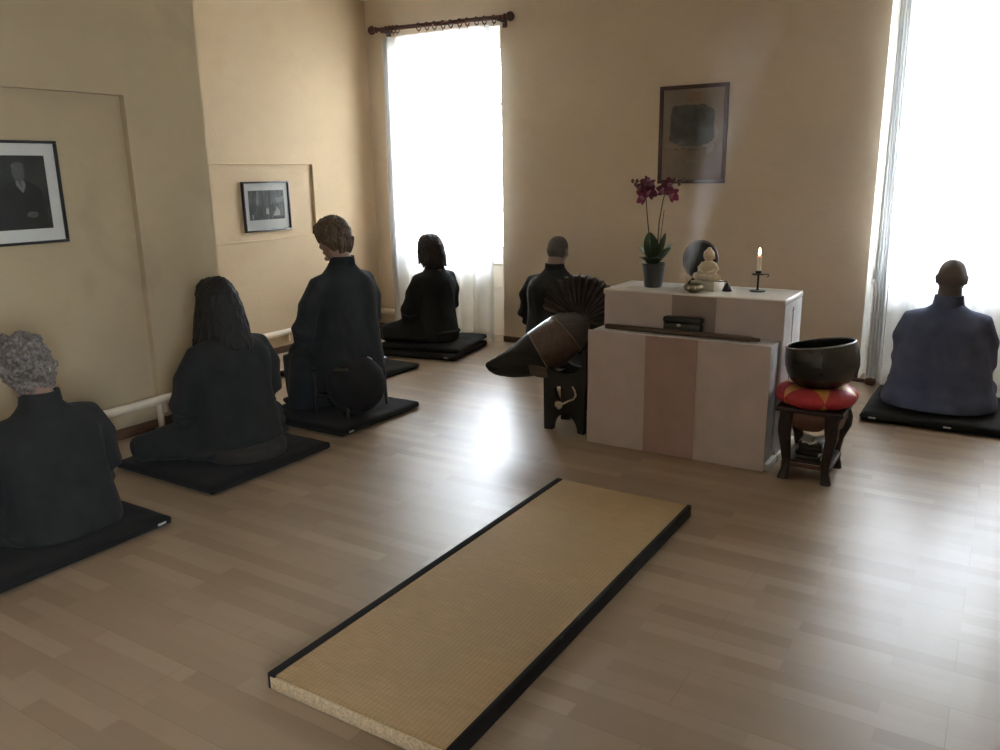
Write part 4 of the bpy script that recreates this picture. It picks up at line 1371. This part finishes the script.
# ------------------------------------------------------------------ big bowl gong
CX, CY = -.742, 4.115
sd = thing('bowl_stand', 'dark carved wooden stand with flared legs under the big bowl', 'stand', (CX, CY, 0))
bm = B(); box(bm, CX - .158, CX + .158, CY - .15, CY + .17, .340, .364, .006, 3); o = obj('top_board', bm, M['standwood'], sd, world=True)
bm = B()
for (xa, xb, ya, yb) in ((CX - .135, CX + .135, CY - .140, CY - .126), (CX - .135, CX + .135, CY + .146, CY + .16), (CX - .14, CX - .126, CY - .13, CY + .15), (CX + .126, CX + .14, CY - .13, CY + .15)):
    box(bm, xa, xb, ya, yb, .275, .342, .004)
    mx, my = (xa + xb) / 2, (ya + yb) / 2
    ell(bm, (mx, my, .275), ((xb - xa) / 2 * .5 + .003, (yb - ya) / 2 * .5 + .003, .022), 14)
obj('carved_apron', bm, M['standred'], sd, world=True)
for sx in (-1, 1):
    for sy, yy in ((-1, CY - .130), (1, CY + .150)):
        x = CX + sx * (.104 if sy < 0 else .104)
        bm = B()
        k = 1.0 if sy < 0 else 1.0
        bul = .0 if sy < 0 else .016
        rings = []
        for (z, ox, oy, r) in ((.342, 0, 0, .032), (.28, .004 + bul, 0, .034), (.23, .006 + bul, 0, .030), (.16, -.004, 0, .025), (.09, -.012, 0, .021), (.045, -.010, 0, .021), (.022, -.006, -.004, .024), (.0, -.002, -.008, .026)):
            cx_, cy_ = x + sx * ox, yy + sy * (-oy if sy < 0 else oy) + (-.006 if z < .02 else 0)
            rings.append(sring(z, cx_, cy_, r, r, 16, .75))
        loft(bm, rings)
        obj('leg', bm, M['standwood'], sd, world=True)
bm = B()
box(bm, CX - .115, CX + .115, CY - .136, CY - .122, .062, .084, .003); box(bm, CX - .115, CX + .115, CY + .142, CY + .156, .062, .084, .003)
box(bm, CX - .118, CX - .104, CY - .13, CY + .15, .062, .084, .003); box(bm, CX + .104, CX + .118, CY - .13, CY + .15, .062, .084, .003)
obj('stretcher', bm, M['standred'], sd, world=True)
bm = B(); box(bm, CX - .108, CX + .108, CY - .125, CY + .145, .084, .096, .002); obj('lower_shelf', bm, M['standwood'], sd, world=True)

# things kept on the stand's lower shelf
for q in range(4):
    bm = B(); box(bm, -.056, .056, -.075, .075, .0, .020, .003, M=Matrix.Translation((CX + .0 + .004 * q, CY - .03, .0965 + .0215 * q)) @ Matrix.Rotation(R((4, -6, 3, -2)[q]), 4, 'Z'))
    box(bm, -.052, .059, -.071, .071, .003, .017, .001, M=Matrix.Translation((CX + .0 + .004 * q, CY - .03, .0965 + .0215 * q)) @ Matrix.Rotation(R((4, -6, 3, -2)[q]), 4, 'Z'), mi=1)
    tag(obj('booklet', bm, [M['frameblk'], M['paper']]), ('lowest dark booklet of the stack under the big bowl', 'second dark booklet from the bottom under the big bowl', 'third dark booklet from the bottom under the big bowl', 'top dark booklet of the stack under the big bowl')[q], 'book', 'booklets on the shelf of the bowl stand')
bm = B()
rings = []
for i in range(9):
    u = -.5 + i / 8
    zz = .0965 + .0215 * 4 + .012 + .010 * math.sin(i * 1.1)
    rings.append([(CX + .01 + u * .10, CY - .128, zz), (CX + .012 + u * .10, CY - .02, zz + .004), (CX + .012 + u * .10, CY - .02, zz + .0052), (CX + .01 + u * .10, CY - .128, zz + .0012)])
loft(bm, rings)
box(bm, CX - .03, CX + .04, CY - .10, CY - .03, .0965 + .086, .0965 + .094, .002)
tag(obj('folded_paper', bm, M['paper']), 'crumpled white paper on the booklets under the big bowl', 'paper')

cu = thing('ring_cushion', 'red and gold patterned ring cushion holding the big bowl', 'cushion', (CX, CY, .365))
def torus(bm, R0, r, h, pat, parent_m=None):
    nu, nv = 264, 72
    rows = []
    for i in range(nu):
        a = 2 * PI * i / nu
        row = []
        for j in range(nv):
            b = 2 * PI * j / nv
            rr = R0 + r * math.cos(b)
            puff = 1 + .035 * abs(math.sin(a * 3))
            row.append(bm.verts.new((rr * math.cos(a) * puff, rr * math.sin(a) * puff, h / 2 + h / 2 * math.sin(b))))
        rows.append(row)
    for i in range(nu):
        for j in range(nv):
            f = bm.faces.new((rows[i][j], rows[(i + 1) % nu][j], rows[(i + 1) % nu][(j + 1) % nv], rows[i][(j + 1) % nv]))
            f.material_index = pat((i + .5) / nu, (j + .5) / nv)
def pat(u, v):
    # pointed red lenses between gold seams
    n = 6
    k = ((u + 0.02) * n) % 1.0
    b = v if v < .5 else v - 1.0          # 0 = outermost line, -.5/.5 innermost
    if abs(b) > .30: return 1
    half = .30 * math.sin(PI * k) ** .75
    return 0 if abs(b + .01) < half else 1
bm = B(); torus(bm, .118, .072, .096, pat)
obj('stuffed_ring', bm, [M['red'], M['gold']], cu, angle=80)

tilt = Matrix.Translation((CX + .036, CY, .449)) @ Matrix.Rotation(R(-9), 4, 'Y') @ Matrix.Rotation(R(-1), 4, 'X') @ Matrix.Scale(1.06, 4)
bw = thing('singing_bowl', 'large black bronze bowl gong tilted on its red cushion', 'bowl', (CX, CY, .445))
bm = B()
lathe(bm, [(0, .0), (.05, .002), (.09, .010), (.122, .028), (.146, .055), (.159, .090), (.163, .125), (.161, .160), (.156, .188), (.153, .203), (.150, .209), (.144, .209), (.142, .203), (.147, .18), (.152, .13), (.146, .085), (.13, .055), (.10, .03), (.05, .016), (0, .014)], 64, tilt)
obj('bowl_body', bm, M['bowl'], bw, world=True)
bm = B()
tube(bm, [tilt @ Vector((.1505 * math.cos(2 * PI * i / 64), .1505 * math.sin(2 * PI * i / 64), .2075)) for i in range(65)], .0042, 8, cap=False)
o = obj('rim', bm, M['rim'], bw, world=True); o['label'] = 'worn pale rim'
stt = thing('bowl_striker', 'brown padded wooden striker resting behind the big black bowl', 'striker', (CX + .12, CY + .16, .40))
p0, p1 = Vector((CX + .06, CY + .150, .470)), Vector((CX + .245, CY + .140, .470))
bm = B(); tube(bm, [p0, p0.lerp(p1, .75)], .010, 12); obj('handle', bm, M['stick'], stt, world=True)
bm = B(); tube(bm, [p0.lerp(p1, .74), p0.lerp(p1, .78), p0.lerp(p1, .9), p0.lerp(p1, .97), p1], [.010, .018, .021, .019, .010], 16); obj('padded_head', bm, M['standred'], stt, world=True)

# ------------------------------------------------------------------ fish drum
fs = thing('fish_drum_stand', 'black slab-sided wooden stand with arched feet under the fish drum', 'stand', (-2.13, 4.2, 0))
def slab(y):
    bm = B()
    o = [(-2.268, 0)]
    n = 14
    for k in range(n + 1):
        a = PI - PI * k / n
        o.append((-2.128 + .083 * math.cos(a), .004 + .105 * math.sin(a)))
    o += [(-2.005, 0), (-1.995, .34), (-1.995, .50), (-2.02, .50)]
    for k in range(n + 1):
        a = -PI * k / n
        o.append((-2.137 + .117 * math.cos(a), .42 + .07 * math.sin(a)))
    o += [(-2.262, .425), (-2.272, .40)]
    # slab with a tear-shaped hole: two halves meeting on the hole's axis
    hole = [(-2.160, .165), (-2.185, .205), (-2.200, .245), (-2.197, .268), (-2.16, .275), (-2.130, .272), (-2.128, .22), (-2.140, .175)]
    t = bmesh.new()
    vo = [t.verts.new((x, 0, z)) for x, z in o]
    vh = [t.verts.new((x, 0, z)) for x, z in hole]
    eo = [t.edges.new((vo[i], vo[(i + 1) % len(vo)])) for i in range(len(vo))]
    eh = [t.edges.new((vh[i], vh[(i + 1) % len(vh)])) for i in range(len(vh))]
    bmesh.ops.triangle_fill(t, use_beauty=True, use_dissolve=False, edges=eo + eh)
    ex = bmesh.ops.extrude_face_region(t, geom=t.faces[:])
    bmesh.ops.translate(t, vec=(0, .035, 0), verts=[e for e in ex['geom'] if isinstance(e, bmesh.types.BMVert)])
    merge(bm, t, Matrix.Translation((0, y, 0)))
    return bm
for y in (4.085, 4.30):
    obj('end_slab', slab(y), M['fishblack'], fs, smooth=False, world=True)
bm = B(); box(bm, -2.045, -2.02, 4.115, 4.305, .13, .19, .004); box(bm, -2.255, -2.23, 4.115, 4.305, .28, .33, .004); obj('rail', bm, M['fishblack'], fs, world=True)

cr = thing('white_cord', 'white knotted cord tied to the fish drum stand', 'cord', (-2.13, 4.075, .18))
bm = B()
rnd = random.Random(3)
pts = [(-2.160, 4.076, .170), (-2.13, 4.070, .178), (-2.10, 4.070, .196), (-2.066, 4.072, .212), (-2.052, 4.074, .235), (-2.058, 4.076, .262), (-2.075, 4.076, .288)]
tube(bm, pts, .006, 8)
obj('cord_strand', bm, M['rope'], cr, world=True)
bm = B()
for k in range(7):
    a = k * 2.4
    ell(bm, (-2.160 + .014 * math.cos(a), 4.068 + .004 * math.sin(a * 2), .166 + .015 * math.sin(a)), (.012, .010, .012), 10)
obj('knot', bm, M['rope'], cr, world=True)

fd = thing('fish_drum', 'dark wooden fish-shaped drum with a ribbed fan tail beside the altar', 'drum', (-2.3, 4.15, .35))
sp = [((-2.612, 3.985, .380), .010), ((-2.590, 3.995, .374), .034), ((-2.55, 4.015, .370), .058), ((-2.48, 4.06, .384), .088), ((-2.41, 4.105, .412), .115), ((-2.355, 4.14, .442), .132), ((-2.29, 4.185, .486), .140), ((-2.235, 4.225, .530), .140), ((-2.195, 4.265, .575), .130), ((-2.17, 4.295, .61), .108), ((-2.155, 4.32, .645), .075), ((-2.15, 4.33, .67), .04)]
def sp_at(f):
    f = max(0, min(len(sp) - 1.001, f)); i = int(f); u = f - i
    return Vector(sp[i][0]).lerp(Vector(sp[i + 1][0]), u), sp[i][1] + (sp[i + 1][1] - sp[i][1]) * u
def seg_loft(bm, f0, f1, n, grow=0.0):
    P, Rr = [], []
    for i in range(n + 1):
        p, r = sp_at(f0 + (f1 - f0) * i / n)
        P.append(p); Rr.append(r + grow)
    tube(bm, P, Rr, 40)
bm = B(); seg_loft(bm, 0, 5.3, 20); obj('head', bm, M['fishblack'], fd, world=True)
bm = B(); seg_loft(bm, 5.2, 7.7, 16, .001); obj('barrel', bm, M['fishbrown'], fd, world=True)
bm = B(); seg_loft(bm, 7.6, 10.9, 14); obj('tail_root', bm, M['fishtail'], fd, world=True)
for f in (5.25, 7.65):
    P0, r0 = sp_at(f); P1, _ = sp_at(f + .3); P9, _ = sp_at(f - .3)
    a, b = frame_of(P1 - P9)
    bm = B(); tube(bm, [P0 + (a * math.cos(2 * PI * i / 48) + b * math.sin(2 * PI * i / 48)) * (r0 + .002) for i in range(49)], .0032, 8, cap=False)
    obj('band', bm, M['fishband'], fd, world=True)
# mouth slit, eyes and side fins
for s in (-1, 1):
    P0, r0 = sp_at(2.6); P1, _ = sp_at(3)
    a, b = frame_of(P1 - P0)
    bm = B(); c = P0 + a * s * r0 * .82 + b * r0 * .55
    ell(bm, c, (.009, .009, .009), 12); obj('eye', bm, M['fishblack'], fd, world=True)
    P0, r0 = sp_at(4.2)
    c = P0 + a * s * r0 * .9 - b * r0 * .4
    bm = B()
    d = (P1 - sp_at(1.5)[0]).normalized()
    rings = []
    for i in range(7):
        u = i / 6
        q = c + a * s * (.01 + .012 * u) + d * .10 * u - b * .03 * u
        w = .028 + .03 * u - .03 * u * u
        rings.append([q + b * w + a * .005, q - b * w + a * .005, q - b * w - a * .005, q + b * w - a * .005])
    loft(bm, rings); obj('side_fin', bm, M['fishtail'], fd, world=True)
bm = B()
P = []
for i in range(9):
    p, r = sp_at(.15 + 2.0 * i / 8)
    P.append(p + Vector((.35, -.75, -.1)).normalized() * r * .99)
tube(bm, P, [.003] + [.0055] * 7 + [.003], 8); obj('mouth_line', bm, M['edge'], fd, world=True)
# ribbed fan
root = Vector((-2.158, 4.325, .625))
ax = Vector((.72, .40, .55)).normalized()
cdir = Vector((.45, -.88, .18))
nn = (cdir - ax * cdir.dot(ax)).normalized()
upv = nn.cross(ax).normalized()
if upv.z < 0: upv = -upv
bm = B()
na, nr, ribs = 216, 10, 18
A0, A1 = R(-48), R(128)
def fan_pt(i, j, side):
    u = i / na
    a = A0 + (A1 - A0) * u
    ph = (u * ribs) % 1.0
    tri = abs(ph * 2 - 1)
    L = .282 - .05 * max(0, (u - .72) / .28) ** 1.5 - .03 * max(0, (.15 - u) / .15)
    L *= 1 - .045 * tri ** 1.6
    r = .035 + (L - .035) * j / nr
    dep = (.5 - tri) * .034 * (j / nr)
    bow = .05 * (j / nr) ** 2
    return root + (ax * math.cos(a) + upv * math.sin(a)) * r + nn * (dep + side * (.008 - .003 * j / nr) - bow * .3)
vf = [[bm.verts.new(fan_pt(i, j, 1)) for j in range(nr + 1)] for i in range(na + 1)]
vb = [[bm.verts.new(fan_pt(i, j, -1)) for j in range(nr + 1)] for i in range(na + 1)]
for i in range(na):
    for j in range(nr):
        bm.faces.new((vf[i][j], vf[i + 1][j], vf[i + 1][j + 1], vf[i][j + 1]))
        bm.faces.new((vb[i][j], vb[i][j + 1], vb[i + 1][j + 1], vb[i + 1][j]))
    bm.faces.new((vf[i][nr], vf[i + 1][nr], vb[i + 1][nr], vb[i][nr]))
    bm.faces.new((vf[i][0], vb[i][0], vb[i + 1][0], vf[i + 1][0]))
for i in (0, na):
    for j in range(nr):
        bm.faces.new((vf[i][j], vf[i][j + 1], vb[i][j + 1], vb[i][j]))
obj('fan_tail', bm, M['fishtail'], fd, world=True, angle=25)

# ------------------------------------------------------------------ light: overcast sky outside, nothing else but the candle
w = bpy.data.worlds.new('overcast_sky')
SC.world = w
w.use_nodes = True
nt = w.node_tree
bg = nt.nodes['Background']
tc = nt.nodes.new('ShaderNodeTexCoord'); sx = nt.nodes.new('ShaderNodeSeparateXYZ'); rp = nt.nodes.new('ShaderNodeValToRGB')
nt.links.new(tc.outputs['Generated'], sx.inputs[0])
mrn = nt.nodes.new('ShaderNodeMapRange'); mrn.inputs['From Min'].default_value = -1; mrn.inputs['From Max'].default_value = 1
nt.links.new(sx.outputs['Z'], mrn.inputs['Value']); nt.links.new(mrn.outputs[0], rp.inputs['Fac'])
e = rp.color_ramp.elements
e[0].position = .40; e[0].color = (.50, .53, .54, 1)
e[1].position = .56; e[1].color = (.84, .91, 1.02, 1)
nt.links.new(rp.outputs['Color'], bg.inputs['Color'])
bg.inputs['Strength'].default_value = 30.0

SC.view_settings.view_transform = 'Standard'
SC.view_settings.look = 'None'
SC.view_settings.gamma = 1
SC.view_settings.exposure = 1.3
SC.view_settings.use_curve_mapping = False
cy = SC.cycles
cy.use_denoising = True
cy.max_bounces = 10
cy.diffuse_bounces = 6
cy.glossy_bounces = 4
cy.transparent_max_bounces = 16
cy.transmission_bounces = 6
cy.volume_bounces = 1
cy.sample_clamp_indirect = 6
cy.caustics_reflective = False
cy.caustics_refractive = False
